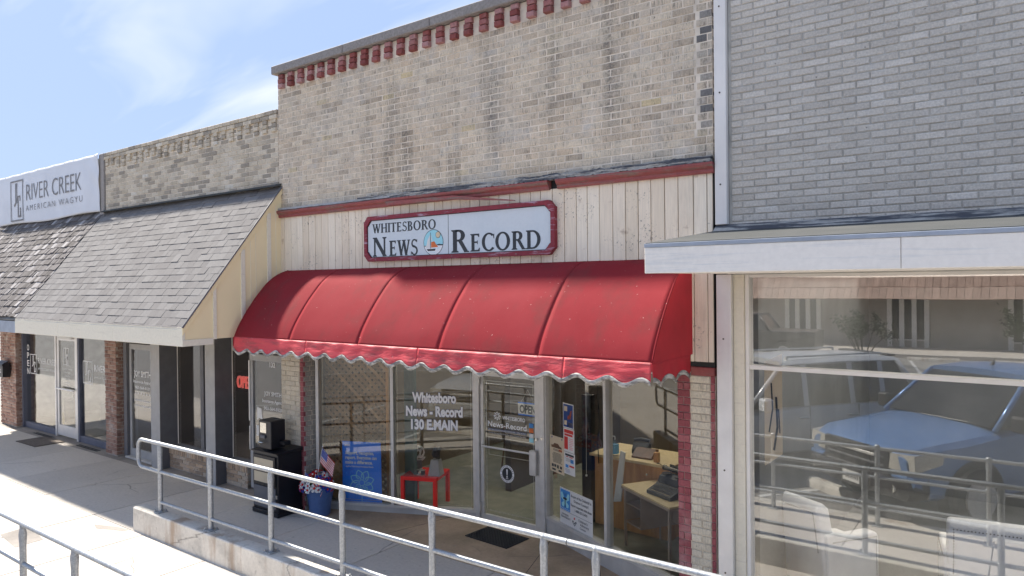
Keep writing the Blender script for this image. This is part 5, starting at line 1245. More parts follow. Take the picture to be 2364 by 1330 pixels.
def stick_flag(loc, h, rot, label, droop, sz=(.30, .19)):
    t = empty('stick_flag', loc, rot[2], label, 'flag', 'small flags in the blue pot'); t.rotation_euler = rot
    MB().tube([(0, 0, 0), (0, 0, h)], .0035, 6).ball((0, 0, h), .007, 6, 4).build('stick', 'paper', t)
    W_, H_ = sz; b = MB(); nx, ny = 20, 13
    def P(i, j):
        u, v = i/nx, j/ny
        x = u*W_*(1-droop*.55); z = h-.02-v*H_-u*W_*droop; y = .018*math.sin(u*9+v*2)*u
        return (x, y, z)
    for j in range(ny):
        for i in range(nx):
            b.cur = 2 if (i < nx*.42 and j < 7) else (0 if j % 2 == 0 else 1)
            b.add([P(i, j), P(i+1, j), P(i+1, j+1), P(i, j+1)], [(0, 1, 2, 3)])
    b.cur = 1
    for j in range(5):
        for i in range(6):
            cx, cz = (i+.7)*nx*.42/6.4, (j+.7)*7/5.4
            p = [Vector(P(cx+dx, cz+dz))+Vector((0, -.0025, 0)) for dx, dz in ((0, -.35), (.35, 0), (0, .35), (-.35, 0))]; b.add(p, [(0, 1, 2, 3)])
            p = [q+Vector((0, .005, 0)) for q in p]; b.add(p, [(0, 1, 2, 3)])
    b.build('cloth', ['f_red', 'f_white', 'f_blue'], t)
stick_flag((-7.80, -.06, .36), .58, (R(-6), R(10), R(48)), 'small stick flag with stars and stripes standing tallest in the blue pot', .62)
stick_flag((-7.90, -.17, .36), .30, (R(14), R(6), R(50)), 'lower stick flag with stars and stripes hanging over the front flowers', .7, (.24, .15))
stick_flag((-7.78, -.16, .34), .29, (R(12), R(20), R(38)), 'stick flag with stars and stripes lying low at the right of the flowers', .55, (.22, .14))
# rubber mat at the news door
m2 = empty('rubber_mat', (-5.305, 0.70, 0.0065), R(-4), 'black rubber diamond mesh mat in front of the newspaper door', 'doormat')
MB().box(-.34, .34, -.21, -.185, 0, .012, .003).box(-.34, .34, .185, .21, 0, .012, .003).box(-.34, -.315, -.185, .185, 0, .012, .003).box(.315, .34, -.185, .185, 0, .012, .003).build('border', 'black_matte', m2)
b = MB()
for k in range(-16, 17):
    for s_ in (-1, 1):
        x0 = k*.045; pts = []
        a = Vector((x0-.185, -.185*s_)); c_ = Vector((x0+.185, .185*s_))
        def clipx(p, q):
            d = q-p; t0, t1 = 0, 1
            for lim, sg_ in ((-.315, 1), (.315, -1)):
                dd = d.x*sg_; f = (lim-p.x)*sg_
                if dd > 0: t0 = max(t0, f/dd)
                elif dd < 0: t1 = min(t1, f/dd)
            return (p+d*t0, p+d*t1) if t1 > t0 else None
        q = clipx(a, c_)
        if q: b.add(*[(lambda pp: pp)([(p.x+ox, p.y+oy, zz) for zz in (.002, .009+(.0006 if s_ > 0 else 0)) for p, ox, oy in ((q[0], -.005, .005*s_), (q[1], -.005, .005*s_), (q[1], .005, -.005*s_), (q[0], .005, -.005*s_))]), [(4, 5, 6, 7), (0, 1, 5, 4), (1, 2, 6, 5), (2, 3, 7, 6), (3, 0, 4, 7)]])
b.build('mesh', 'black_matte', m2, kind='stuff')
MB().box(-.314, .314, -.184, .184, 0, .002).build('backing', 'mat_brown', m2)

# ================================================================ THINGS IN THE NEWS SHOP
def on(mat4, x, off, z): return mat4 @ Vector((x, off, z))
# blue awareness poster leaning inside the left pane
pz = Vector((-7.755, 0.375, 0.10)); pu = Vector((-7.235, 0.62, 0.10))-pz; pw = pu.length; pu.normalize()
pn_ = Vector((-pu.y, pu.x, 0)); up = (Vector((0, 0, 1))*0.83+pn_*0.0).normalized()
po = empty('poster_board', pz+pu*pw/2, 0, 'bright blue poster board with white writing and a pinwheel, in the left pane', 'poster')
mp_ = basis(pz-po.location, pu, up); ph = 0.835
b = MB(); b.prism([(0, 0), (pw, 0), (pw-.01, ph), (.0, ph+.01)], 'z', -.008, 0); b.xf(mp_); b.build('board', 'blue_poster', po)
def ptxt(s_, mt, x, y, h, w_, **k):
    o = text('lettering', s_, mt, po, mp_ @ Vector((x, y, .0035)), h, w_, ux=pu, uy=up, align='LEFT', **k); return o
ptxt('Support, recognize,', 'white', .045, .665, .046, .42, bold=.035); ptxt('report. Everyone can', 'white', .045, .60, .046, .46, bold=.035); ptxt('make a difference.', 'white', .045, .535, .046, .40, bold=.035)
ptxt('April is Child Abuse Prevention Month.', 'white', .05, .488, .021, .41, bold=.03)
ptxt('#GrowingBetter', 'white', .38, .07, .015, .15)
ol = []
for k in range(8):
    a = R(k*45+78); c0 = (.285, .275); f = lambda rr, aa: (c0[0]+rr*math.cos(aa), c0[1]+rr*math.sin(aa))
    pts = [f(.055, a-.25)]+[f(.055+(.125)*t/5, a-.25+.75*(t/5)**1.3) for t in range(1, 6)]
    pts += [f(.185-.02*t, a+.5+(.02+.135*t)) for t in range(1, 5)]+[f(.07, a+.95)]
    ol += stroke(pts, .011)
ol += stroke(circ(.285, .275, .042, n=24), .008, True)+stroke([(.285, .005), (.285, .085)], .009)
flat('pinwheel_mark', 'aqua', po, mp_, ol, .001, .0015)
flat('logo', 'white', po, mp_, [rect(.03, .775, .12, .781), rect(.045, .785, .065, .797), rect(.068, .785, .088, .800), rect(.091, .785, .11, .797)], .001, .001)
# red side table
tb = empty('side_table', (-6.80, 1.03, .055), R(21), 'glossy red square side table behind the left shop window', 'side table')
MB().box(-.26, .26, -.26, .26, .40, .45, .003).build('table_top', 'red_table', tb)
for sx in (-1, 1):
    for sy in (-1, 1): MB().box(min(sx*.21, sx*.26), max(sx*.21, sx*.26), min(sy*.21, sy*.26), max(sy*.21, sy*.26), 0, .40, .002).build('leg', 'red_table', tb)
T0 = .505
at = empty('ampersat_ornament', (-6.98, 1.08, T0), R(46), 'grey at-sign ornament on a dark block, on the red table', 'ornament')
MB().box(-.05, .05, -.035, .035, 0, .14, .003).build('block', 'charcoal', at)
text('symbol', '@', 'chrome', at, (0, 0, .17), .16, .19, extrude=.03, bold=.012).data.materials[0] = M('paper')
cm = empty('camera_model', (-6.76, .90, T0), R(12), 'small vintage silver and black camera at the front of the red table', 'camera')
MB().box(-.06, .06, -.02, .02, 0, .07, .008).build('body', 'black', cm)
MB().box(-.062, .062, -.022, .022, 0, .012, .003).box(-.062, .062, -.022, .022, .062, .078, .004).box(-.02, .02, -.018, .018, .078, .092, .004).build('trim', 'chrome', cm)
MB().lathe([(.026, 0), (.026, .02), (.02, .03), (.012, .028)], (0, 0, 0), 16).xf(Matrix.Translation((0, -.02, .037)) @ Matrix.Rotation(R(90), 4, 'X')).build('lens', 'chrome', cm)
vs = empty('vase', (-6.60, 1.03, T0), R(20), 'tapered silver grey vase holding a dark crumpled piece, on the red table', 'vase')
b = MB(); w0, w1, h_ = .085, .055, .21
b.add([(-w0, -w0, 0), (w0, -w0, 0), (w0, w0, 0), (-w0, w0, 0), (-w1, -w1, h_), (w1, -w1, h_), (w1, w1, h_), (-w1, w1, h_)], [(0, 3, 2, 1), (4, 5, 6, 7), (0, 1, 5, 4), (1, 2, 6, 5), (2, 3, 7, 6), (3, 0, 4, 7)]); b.build('vessel', 'grey_vase', vs)
b = MB(); r = random.Random(2)
for k in range(16): b.ball((r.uniform(-.03, .03), r.uniform(-.03, .03), h_+r.uniform(0, .17)), r.uniform(.02, .04), 6, 4, (1, 1, 1.4))
b.build('crumpled_piece', 'black', vs)
# stools in the dark
for i, (x, y, lb) in enumerate(((-6.75, 3.0, 'left dark bar stool standing in the shadow behind the red table'), (-6.35, 3.3, 'right dark bar stool standing in the shadow behind the red table'))):
    s_ = empty('bar_stool', (x, y, .055), .3*i, lb, 'stool', 'dark bar stools')
    MB().lathe([(.16, .70), (.17, .72), (.17, .75), (.1, .76)], (0, 0, 0), 16).build('seat', 'wood_dark', s_)
    for k in range(4):
        a = k*math.pi/2+.78; MB().tube([(.11*math.cos(a), .11*math.sin(a), .7), (.2*math.cos(a), .2*math.sin(a), 0)], .014, 6).build('leg', 'wood_dark', s_)
# lattice screen behind the first pane and a broken woven piece on the floor
ls = empty('lattice_screen', (-7.75, 0.75, .055), R(24), 'tall brown wood lattice screen behind the leftmost pane', 'screen')
MB().box(-.62, -.58, -.02, .02, 0, 2.3).box(.36, .40, -.02, .02, 0, 2.3).box(-.58, .36, -.02, .02, 2.26, 2.3).build('frame', 'wood_orange', ls)
for s_ in (-1, 1):
    for k in range(-28, 34):
        c0 = k*.10; pts = []
        xa, xb = -.58, .36
        za, zb = c0+s_*(xa)+.0, c0+s_*(xb)
        lo_t = 0; 
        P0, P1 = Vector((xa, za+.2)), Vector((xb, zb+.2)); d = P1-P0; t0, t1 = 0, 1
        for lim, g_ in ((.02, 1), (2.25, -1)):
            dd = d.y*g_; f_ = (lim-P0.y)*g_
            if dd > 0: t0 = max(t0, f_/dd)
            elif dd < 0: t1 = min(t1, f_/dd)
            elif f_ > 0: t0 = 2
        if t1-t0 < .05: continue
        A_, B_ = P0+d*t0, P0+d*t1; n_ = Vector((-d.y, d.x)).normalized()*.019; y0 = -.014 if s_ < 0 else .002
        MB().prism([tuple(A_-n_), tuple(B_-n_), tuple(B_+n_), tuple(A_+n_)], 'y', y0, y0+.010).build('slat', 'lattice', ls)
wv = empty('woven_panel', (-7.83, .47, .06), R(26), 'broken woven wood panel leaning low beside the blue poster', 'panel')
k = 0
for i in range(-5, 7):
    for s_ in (-1, 1):
        n_ = Vector((.7, .7*s_))*.026; c_ = Vector((i*.075, .30)); d = Vector((.7, -.7*s_)); L0, L1 = (-.30-.04*(i % 3), .22+.05*(i % 2))
        A_, B_ = c_+d*L0, c_+d*L1
        q = [A_-n_, B_-n_, B_+n_, A_+n_]
        q = [(max(-.30, min(.30, p.x)), max(.0, min(.66, p.y))) for p in q]
        MB().prism([tuple(p) for p in q], 'y', -.01*s_, -.01*s_+.007).build('slat', 'lattice', wv)
dp = MB().box(-.02, .02, -.25, .25, 0, 2.5).build('drape', 'cloth_teal', None, label='narrow teal drape hanging behind the first mullion of the left window', cat='curtain'); dp.location = (-7.05, 1.0, .06); dp.rotation_euler = (0, 0, R(60))
vl = MB().grid(lambda u, v: (-7.9+2.3*u, 1.35+.02*math.sin(u*60)+.35*u, 2.15+.35*v), 90, 3).build('window_valance', 'cloth_yellow', None, smooth=True, solid=.004, label='ochre cloth valance hanging high behind the left shop window', cat='curtain')
# counter, desk, typewriter
ct = empty('counter', (-3.95, 1.95, .055), R(-4), 'varnished plywood counter behind the right shop window', 'counter')
MB().box(-.55, .50, -.26, .30, 0, .86, .003).build('body', 'wood_orange', ct)
MB().box(-.60, .55, -.31, .40, .86, .895, .004).build('counter_top', 'wood_light', ct)
MB().lathe([(.012, 0), (.012, .01)], (0, 0, 0), 10).xf(Matrix.Translation((.2, -.26, .74)) @ Matrix.Rotation(R(90), 4, 'X')).build('lock', 'chrome', ct)
CT = .951
sb = empty('sanitizer_bottle', (-4.22, 1.72, CT), 0, 'clear pump bottle with blue label on the plywood counter', 'bottle')
MB().lathe([(.045, 0), (.047, .01), (.047, .15), (.02, .18), (.016, .20)], (0, 0, 0), 16).build('bottle', 'glass_clear', sb, autosmooth=True)
MB().lathe([(.0485, .03), (.0485, .14)], (0, 0, 0), 16).build('label', 'sanit', sb); MB().tube([(0, 0, .2), (0, 0, .24), (-.04, 0, .24)], .006, 6).build('pump', 'white', sb)
MB().box(-.03, .03, -.03, .03, 0, .115, .003).build('pencil_block', 'wood_orange', None, label='small upright wooden block at the right end of the counter', cat='block').location = (-3.66, 1.72, CT)
ty = MB().prism([(-.1, 0), (.12, 0), (.12, .09), (.04, .10), (-.1, .02)], 'x', -.13, .13).build('desk_tray', 'wood_dark', None, label='dark red wood tray behind the block on the counter', cat='tray'); ty.location = (-3.88, 1.85, CT)
tl = empty('telephone', (-4.02, 2.05, CT), .2, 'black desk telephone at the back of the plywood counter', 'telephone')
MB().prism([(-.1, 0), (.1, 0), (.1, .10), (-.02, .13), (-.1, .05)], 'x', -.1, .1).build('base', 'black', tl); MB().tube([(-.10, .02, .15), (0, .02, .165), (.10, .02, .15)], .022, 8).build('receiver', 'black', tl)
dk = empty('school_desk', (-3.33, 1.22, .055), R(-31), 'small taupe metal desk with light wood top holding the typewriter', 'desk')
MB().box(-.50, .45, -.26, .28, .68, .70, .003).build('desk_top', 'wood_light', dk)
MB().box(-.503, .453, -.263, .283, .655, .679, .002).build('edge', 'desk_metal', dk)
for sx in (-.46, .41):
    for sy in (-.23, .25): MB().box(sx-.013, sx+.013, sy-.013, sy+.013, 0, .655).build('leg', 'desk_metal', dk)
MB().box(-.44, -.43, -.24, .24, .30, .655).box(-.13, -.12, -.24, .24, .28, .655).box(-.43, -.13, -.24, .24, .28, .295).box(-.43, -.13, -.24, .24, .50, .51).box(-.43, -.13, .23, .24, .295, .655).build('cubby', 'desk_metal', dk)
MB().box(-.118, .40, .18, .19, .32, .655).build('modesty_panel', 'desk_metal', dk)
tw_ = empty('typewriter', (-3.24, 1.24, .756), R(-24), 'old black manual typewriter on the small desk', 'typewriter')
MB().prism([(-.22, 0), (.16, 0), (.17, .13), (.06, .20), (-.03, .17), (-.06, .10), (-.22, .035)], 'x', -.19, .19).build('body', 'type_body', tw_)
for r_ in range(4):
    for c_ in range(10): MB().lathe([(.0085, 0), (.0085, .006)], (0, 0, 0), 8).xf(Matrix.Translation((-.145+c_*.031+r_*.006, -.19+r_*.034, .056+r_*.021))).build('key', 'black', tw_)
b = MB()
for r_ in range(4): b.box(-.16, .17, -.205+r_*.034, -.20+r_*.034, .045+r_*.02, .056+r_*.021)
b.build('key_rails', 'chrome', tw_, kind='stuff')
MB().tube([(-.23, .10, .225), (.23, .10, .225)], .024, 12).build('platen', 'black', tw_)
MB().tube([(-.26, .10, .225), (-.23, .10, .225)], .030, 12).build('knob', 'black', tw_); MB().tube([(.23, .10, .225), (.26, .10, .225)], .030, 12).build('knob', 'black', tw_)
MB().box(-.22, .22, .06, .075, .235, .26, .002).box(-.2, .2, .13, .14, .20, .27).build('carriage', 'chrome', tw_)
MB().tube([(-.24, .08, .24), (-.27, .04, .27), (-.27, .0, .28)], .005, 6).build('return_lever', 'chrome', tw_)
for x in (-.1, .1): MB().lathe([(.055, 0), (.055, .012)], (0, 0, 0), 18).xf(Matrix.Translation((x, .0, .20))).build('ribbon_spool', 'black', tw_)
# white folded board and grey plastic chair back behind the second pane
MB().prism([(0, 0), (.10, .02), (.16, .60), (.10, .62)], 'y', 0, .02).build('leaning_board', 'paper', None, label='pale curved board standing behind the mullion of the right window', cat='board').location = (-4.05, 1.35, .50)
MB().box(-.07, .07, -.05, .05, 0, 1.62, .004).build('black_pedestal', 'black', None, label='tall black post display behind the flyers in the right window', cat='display stand').location = (-4.62, 1.75, .055)
# flyers taped inside the right window and the big card below
def flyer(name, x0, x1, z0, z1, mat, label, deco, cat='flyer', grp='flyers taped in the right shop window', tilt=0.0):
    o0 = mR @ Vector((x0, -.010, z0)); t = empty(name, o0, 0, label, cat, grp if cat == 'flyer' else None)
    w_, h_ = x1-x0, z1-z0
    m = basis((0, 0, 0), uR, (uR*tilt+Vector((0, 0, 1))))
    b = MB(); b.prism(rect(0, 0, w_, h_), 'z', 0, .0015); b.xf(m); b.build('sheet', mat, t)
    for nm, mt, polys in deco: flat(nm, mt, t, m, [[(p[0]*w_, p[1]*h_) for p in q] for q in polys], .0006, .002)
    return t, m, w_, h_
def lx(X): return (X+4.865)/uR.x
def lines(y0, y1, n, x0=.12, x1=.88, hh=.012, s_=1):
    r = random.Random(int(y0*100)+n*s_); return [rect(x0+r.uniform(0, .12), y0+(y1-y0)*k/n, x1-r.uniform(0, .12), y0+(y1-y0)*k/n+hh) for k in range(n)]
car = [[(.10, .74), (.22, .74), (.32, .80), (.58, .80), (.70, .74), (.82, .73), (.84, .68), (.10, .67)]]
t1, m1, w1, h1 = flyer('flyer', lx(-4.79), lx(-4.51), .815, 1.255, 'paper_tan', 'tan flyer with a dark car picture, lowest left of the flyers', [('print', 'wood_dark', car), ('print', 'ink', lines(.60, .66, 2)+lines(.28, .56, 9)+[rect(.12, .14, .26, .22), rect(.3, .15, .44, .22), rect(.5, .13, .62, .22), rect(.7, .14, .85, .21), rect(.15, .05, .4, .10), rect(.6, .05, .82, .10)]), ('print', 'print_orange', [rect(.62, .60, .86, .66)]), ('print', 'blue_dark', [[(.1, .97), (.2, .97), (.14, .91)], [(.8, .97), (.9, .97), (.86, .91)]])])
t2, m2_, w2, h2 = flyer('flyer', lx(-4.525), lx(-4.325), 1.395, 1.685, 'paper', 'dark blue flyer with an orange hand picture, topmost in the column', [('print', 'blue_dark', [rect(.05, .04, .95, .96)]), ('print', 'print_orange', [[(.45, .35), (.75, .40), (.85, .75), (.70, .72), (.62, .55), (.45, .5)]]), ('print', 'paper_tan', [rect(.5, .08, .9, .24), rect(.12, .12, .38, .30), rect(.12, .68, .42, .88)])])
t3, m3, w3, h3 = flyer('flyer', lx(-4.52), lx(-4.315), 1.115, 1.39, 'paper', 'pink and red flyer in the middle of the column of flyers', [('print', 'print_red', [rect(.08, .80, .92, .95), rect(.10, .68, .85, .77), rect(.08, .10, .42, .64)]), ('print', 'paper_pink', lines(.12, .64, 7, .48, .94, .03)), ('print', 'ink', [rect(.15, .30, .36, .42)])])
t4, m4, w4, h4 = flyer('flyer', lx(-4.515), lx(-4.305), .85, 1.11, 'paper', 'white flyer with small pictures, bottom of the column of flyers', [('print', 'ink', [rect(.12, .84, .9, .93)]+lines(.60, .76, 3)), ('print', 'print_red', [rect(.2, .78, .4, .82), rect(.5, .78, .8, .82), rect(.5, .36, .92, .44)]), ('print', 'print_blue', [rect(.60, .55, .88, .72), rect(.15, .30, .42, .44)]), ('print', 'blue_dark', lines(.08, .28, 4, .1, .6))])
b0 = lx(-4.60); wc = lx(-4.00)-b0
def cpoly(P_): return [[(p[0]*wc, p[1]*.43) for p in P_]]
tc_ = empty('window_card', mR @ Vector((b0, -.010, .245)), 0, 'white card with a blue butterfly square standing at the bottom of the right window', 'card sign')
mc = basis((0, 0, 0), uR, Vector((0, 0, 1))); b = MB(); b.prism([(0, 0), (wc, 0), (wc, .42), (0, .42)], 'z', -.003, .001); b.xf(mc); b.build('card', 'paper', tc_)
flat('print', 'print_blue', tc_, mc, [rect(.012, .165, .215, .405)], .0008, .002)
bf = [[(.11, .29), (.05, .375), (.025, .36), (.03, .30), (.09, .27), (.04, .24), (.045, .205), (.085, .20), (.112, .26)], [(.12, .29), (.175, .375), (.202, .36), (.195, .30), (.137, .27), (.187, .24), (.18, .205), (.14, .20), (.116, .26)]]
flat('butterfly', 'print_sky', tc_, mc, bf, .0008, .003)
flat('butterfly', 'ink', tc_, mc, [[(.108, .20), (.120, .20), (.124, .30), (.114, .335), (.104, .30)]]+stroke([(.114, .33), (.09, .375)], .004)+stroke([(.114, .33), (.138, .375)], .004)+[rect(.075, .29, .15, .315)], .0008, .0045)
flat('print', 'ink', tc_, mc, [rect(.012, .155, wc-.012, .158)], .0008, .002)
def ctxt(s_, x, y, h, w_, mt='ink', **k): text('lettering', s_, mt, tc_, mc @ Vector((x, y, .003)), h, w_, ux=uR, uy=(0, 0, 1), **k)
cx = .215+(wc-.215)/2
for s_, y, w_ in (('Be part of the CHANGE in', .355, .40), ('Grayson County!!', .305, .29), ('Report suspected child abuse', .25, .41), ('1-800-252-5400', .20, .24)): ctxt(s_, cx, y, .030, w_, bold=.01)
ctxt('World, Pillar Club', .112, .175, .014, .18, 'white'); ctxt('WHITESBORO', .11, .105, .020, .14, bold=.01); ctxt('News-Record', .12, .07, .028, .19, bold=.01)
ctxt("Children's", .47, .105, .030, .18, bold=.008); ctxt('Advocacy', .50, .065, .030, .17, bold=.008); ctxt('Center', .47, .025, .026, .12, bold=.008)
flat('print', 'print_red', tc_, mc, [circ(.30, .115, .014, n=12)], .0008, .002); flat('print', 'ink', tc_, mc, [circ(.27, .075, .012, n=12), circ(.33, .075, .012, n=12), circ(.30, .06, .010, n=12)]+stroke([(.27, .06), (.30, .03), (.33, .06)], .006), .0008, .002)
# OPEN sign hanging inside the door
os_ = empty('open_sign', (-5.165, 1.185, 1.43), 0, 'white OPEN sign with blue edges hanging inside the newspaper door', 'sign')
MB().box(-.15, .15, -.003, .003, 0, .17, .002).build('board', 'paper', os_)
MB().box(-.15, .15, -.0045, -.0032, 0, .018).box(-.15, .15, -.0045, -.0032, .152, .17).build('border', 'blue_poster', os_)
text('lettering', 'OPEN', 'ink', os_, (0, -.006, .035), .10, .25, bold=.04)
MB().tube([(-.10, 0, .17), (0, 0, .33), (.10, 0, .17)], .0015, 4).build('string', 'paper', os_)

cd_ = empty('hanging_cord', (-4.10, 1.10, 2.6), 0, 'thin black cord hanging down behind the right window flyers', 'cord')
MB().tube([(0, 0, 0), (.005, 0, -.4), (-.01, .01, -.8), (.012, 0, -1.1), (-.012, 0, -1.35), (.0, 0, -1.6)], .006, 5).build('cable', 'black', cd_)
pc = empty('pull_cord', (-4.28, 1.12, 2.6), 0, 'pale blind pull cord with a small knob left of the black cord', 'cord')
MB().tube([(0, 0, 0), (.004, 0, -.8), (0, 0, -1.75)], .003, 5).build('string', 'paper', pc); MB().ball((0, 0, -1.77), .014, 8, 5).build('knob', 'paper', pc)
# ================================================================ ACROSS THE STREET (seen in the shop glass)
bk = empty('bank', (-4, -30.5, 0), 0, 'long pale bank with narrow upright windows and pink tiled eave, seen reflected', 'building')
kb = mk(bk)
kb(MB().box(-34, 26, -42, -30.5, -0.15, 3.9), 'wall', 'bank_wall')
tag(MB().box(-36, 28, -30.48, -26.9, -0.15, 0.06, .02).build('bank_walk', 'concrete'), kind='structure')
kb(MB().box(-34.5, 26.5, -30.49, -29.7, 2.55, 2.78), 'eave_soffit', 'bank_wall')
tr = kb(MB().prism([(-29.45, 2.75), (-30.6, 4.3), (-30.6, 2.80)], 'x', -34.5, 26.5), 'tile_roof', 'bank_tile')
x = -16.0; an2 = math.atan2(1.55, 1.15)
tm = MB().add([(-.14, 0, .0), (.14, 0, .0), (.14, .62, .0), (-.14, .62, .0), (-.14, 0, .03), (.14, 0, .03), (.14, .62, .03), (-.14, .62, .03)], [(0, 3, 2, 1), (4, 5, 6, 7), (0, 1, 5, 4), (1, 2, 6, 5), (2, 3, 7, 6), (3, 0, 4, 7)]).mesh('tile', 'bank_tile')
for k in range(110):
    for r_ in range(2):
        o = bpy.data.objects.new('tile', tm); link(o, tr); o.location = (-20+k*.295, -29.42-.40*r_, 2.77+.52*r_); o.rotation_euler = (math.pi-an2, 0, 0); o.scale = (1, -1, 1)
for gx in (-19.2, -14.7, -10.1, -5.55, -0.95, 3.7, 8.3):
    for i in range(4): kb(MB().box(gx+i*.495, gx+i*.495+.19, -30.49, -30.32, 0.06, 2.55), 'mullion', 'white_trim')
    for i in range(3):
        w_ = kb(MB().box(gx+.19+i*.495, gx+.495+i*.495, -30.49, -30.44, .36, .42), 'window', 'white_trim')
        MB().box(gx+.19+i*.495, gx+.495+i*.495, -30.49, -30.46, .42, 2.35).build('pane', 'car_glass', w_)
for x in (-7.4, -2.9, 1.6, -12.2): kb(MB().box(x, x+1.6, -30.498, -30.47, 0.1, 1.75), 'infill_panel', 'bank_wall')
# ---- shrubs
def shrub(x, y, h, w, seed, label):
    r = random.Random(seed); t = empty('crepe_myrtle', (x, y, -0.12), 0, label, 'shrub', 'open twiggy shrubs in the parking lot'); b = MB(); ends = []
    for k in range(11):
        a = r.uniform(0, 6.28); s_ = r.uniform(.3, 1); p0 = Vector((0, 0, 0)); p1 = Vector((math.cos(a)*w*.22*s_, math.sin(a)*w*.22*s_, h*.42)); p2 = Vector((math.cos(a)*w*.48*s_, math.sin(a)*w*.48*s_, h*r.uniform(.65, .95)))
        b.tube([p0, p1*.6+Vector((0, 0, .05)), p1, p2], [.03, .024, .018, .007], 6); ends.append((p1, p2))
        for q in range(3):
            p3 = p1.lerp(p2, r.uniform(.2, .9)); p4 = p3+Vector((r.uniform(-.3, .3), r.uniform(-.3, .3), r.uniform(.1, .45))); b.tube([p3, p4], [.009, .004], 4); ends.append((p3, p4))
    b.build('trunk', 'bark', t); b = MB()
    for p1, p2 in ends:
        for q in range(34):
            c_ = p1.lerp(p2, r.uniform(.35, 1.1))+Vector((r.gauss(0, .07), r.gauss(0, .07), r.gauss(0, .07))); u = Vector((r.uniform(-1, 1), r.uniform(-1, 1), r.uniform(-.6, 1))).normalized(); v = u.cross(Vector((r.uniform(-1, 1), r.uniform(-1, 1), r.uniform(-1, 1)))).normalized(); s_ = r.uniform(.03, .055)
            b.add([c_-u*s_*1.6, c_-v*s_*.6, c_+u*s_*1.6, c_+v*s_*.6], [(0, 1, 2, 3)])
    b.build('crown', 'leaf', t, kind='stuff')
shrub(-5.2, -22.6, 2.1, 3.0, 3, 'wide open shrub in the lot before the bank, seen reflected above the silver wagon')
shrub(0.2, -22.6, 2.4, 2.8, 8, 'second open shrub in the lot, reflected at the right edge of the window')
# ---- vehicles
def wheel(root, x, y, r_=.39, w=.26, side=1):
    t = MB().lathe([(r_*.62, -w/2), (r_*.96, -w/2), (r_, -w*.35), (r_, w*.35), (r_*.96, w/2), (r_*.62, w/2)], (0, 0, 0), 28).xf(Matrix.Translation((x, y, r_)) @ Matrix.Rotation(R(90), 4, 'X')).build('wheel', 'tyre', root, autosmooth=True)
    b = MB().lathe([(r_*.56, .0), (r_*.62, .0), (r_*.62, .07), (r_*.58, .07)], (0, 0, 0), 24).lathe([(0.001, .0), (.07, .0), (.07, .07), (0.001, .075)], (0, 0, 0), 14)
    for k in range(6):
        a = k*math.pi/3; b.add([(math.cos(a-.16)*.07, math.sin(a-.16)*.07, .06), (math.cos(a+.16)*.07, math.sin(a+.16)*.07, .06), (math.cos(a+.12)*r_*.6, math.sin(a+.12)*r_*.6, .05), (math.cos(a-.12)*r_*.6, math.sin(a-.12)*r_*.6, .05), (math.cos(a-.16)*.07, math.sin(a-.16)*.07, .0), (math.cos(a+.16)*.07, math.sin(a+.16)*.07, .0), (math.cos(a+.12)*r_*.6, math.sin(a+.12)*r_*.6, .0), (math.cos(a-.12)*r_*.6, math.sin(a-.12)*r_*.6, .0)], [(0, 1, 2, 3), (0, 4, 5, 1), (1, 5, 6, 2), (2, 6, 7, 3), (3, 7, 4, 0)])
    b.xf(Matrix.Translation((x, y+side*(w*.35), r_)) @ Matrix.Rotation(R(-90*side), 4, 'X')); b.build('rim', 'alu', t); MB().lathe([(.02, 0), (r_*.60, 0), (r_*.60, .01), (.02, .01)], (0, 0, 0), 20).xf(Matrix.Translation((x, y+side*(w*.28), r_)) @ Matrix.Rotation(R(-90*side), 4, 'X')).build('hub', 'black_matte', t)
def loft(secs, closed_ends=True, mirror=True):
    """secs: list of (x, [(y, z), ...]) half sections from the bottom centre round to the top centre, y >= 0"""
    b = MB(); n = len(secs[0][1]); m = 2*n-2 if mirror else n; vs = []
    for x, s_ in secs:
        full = [(x, y, z) for y, z in s_]+[(x, -y, z) for y, z in s_[-2:0:-1]]
        vs += full
    m = len(vs)//len(secs); fs = []
    for i in range(len(secs)-1):
        for k in range(m): fs.append((i*m+k, i*m+(k+1) % m, (i+1)*m+(k+1) % m, (i+1)*m+k))
    fs += [tuple(range(m-1, -1, -1)), tuple((len(secs)-1)*m+k for k in range(m))]
    return b.add(vs, fs)
def body_sec(w, zb, zs, zt, crown=.03):
    # lower sill, bulging flank, shoulder, slightly crowned top
    return [(0, zb), (w*.86, zb), (w*.96, zb+.06), (w*.995, zb+(zs-zb)*.45), (w, zb+(zs-zb)*.75), (w*.975, zs), (w*.90, zt-.01), (w*.6, zt+crown*.7), (0, zt+crown)]
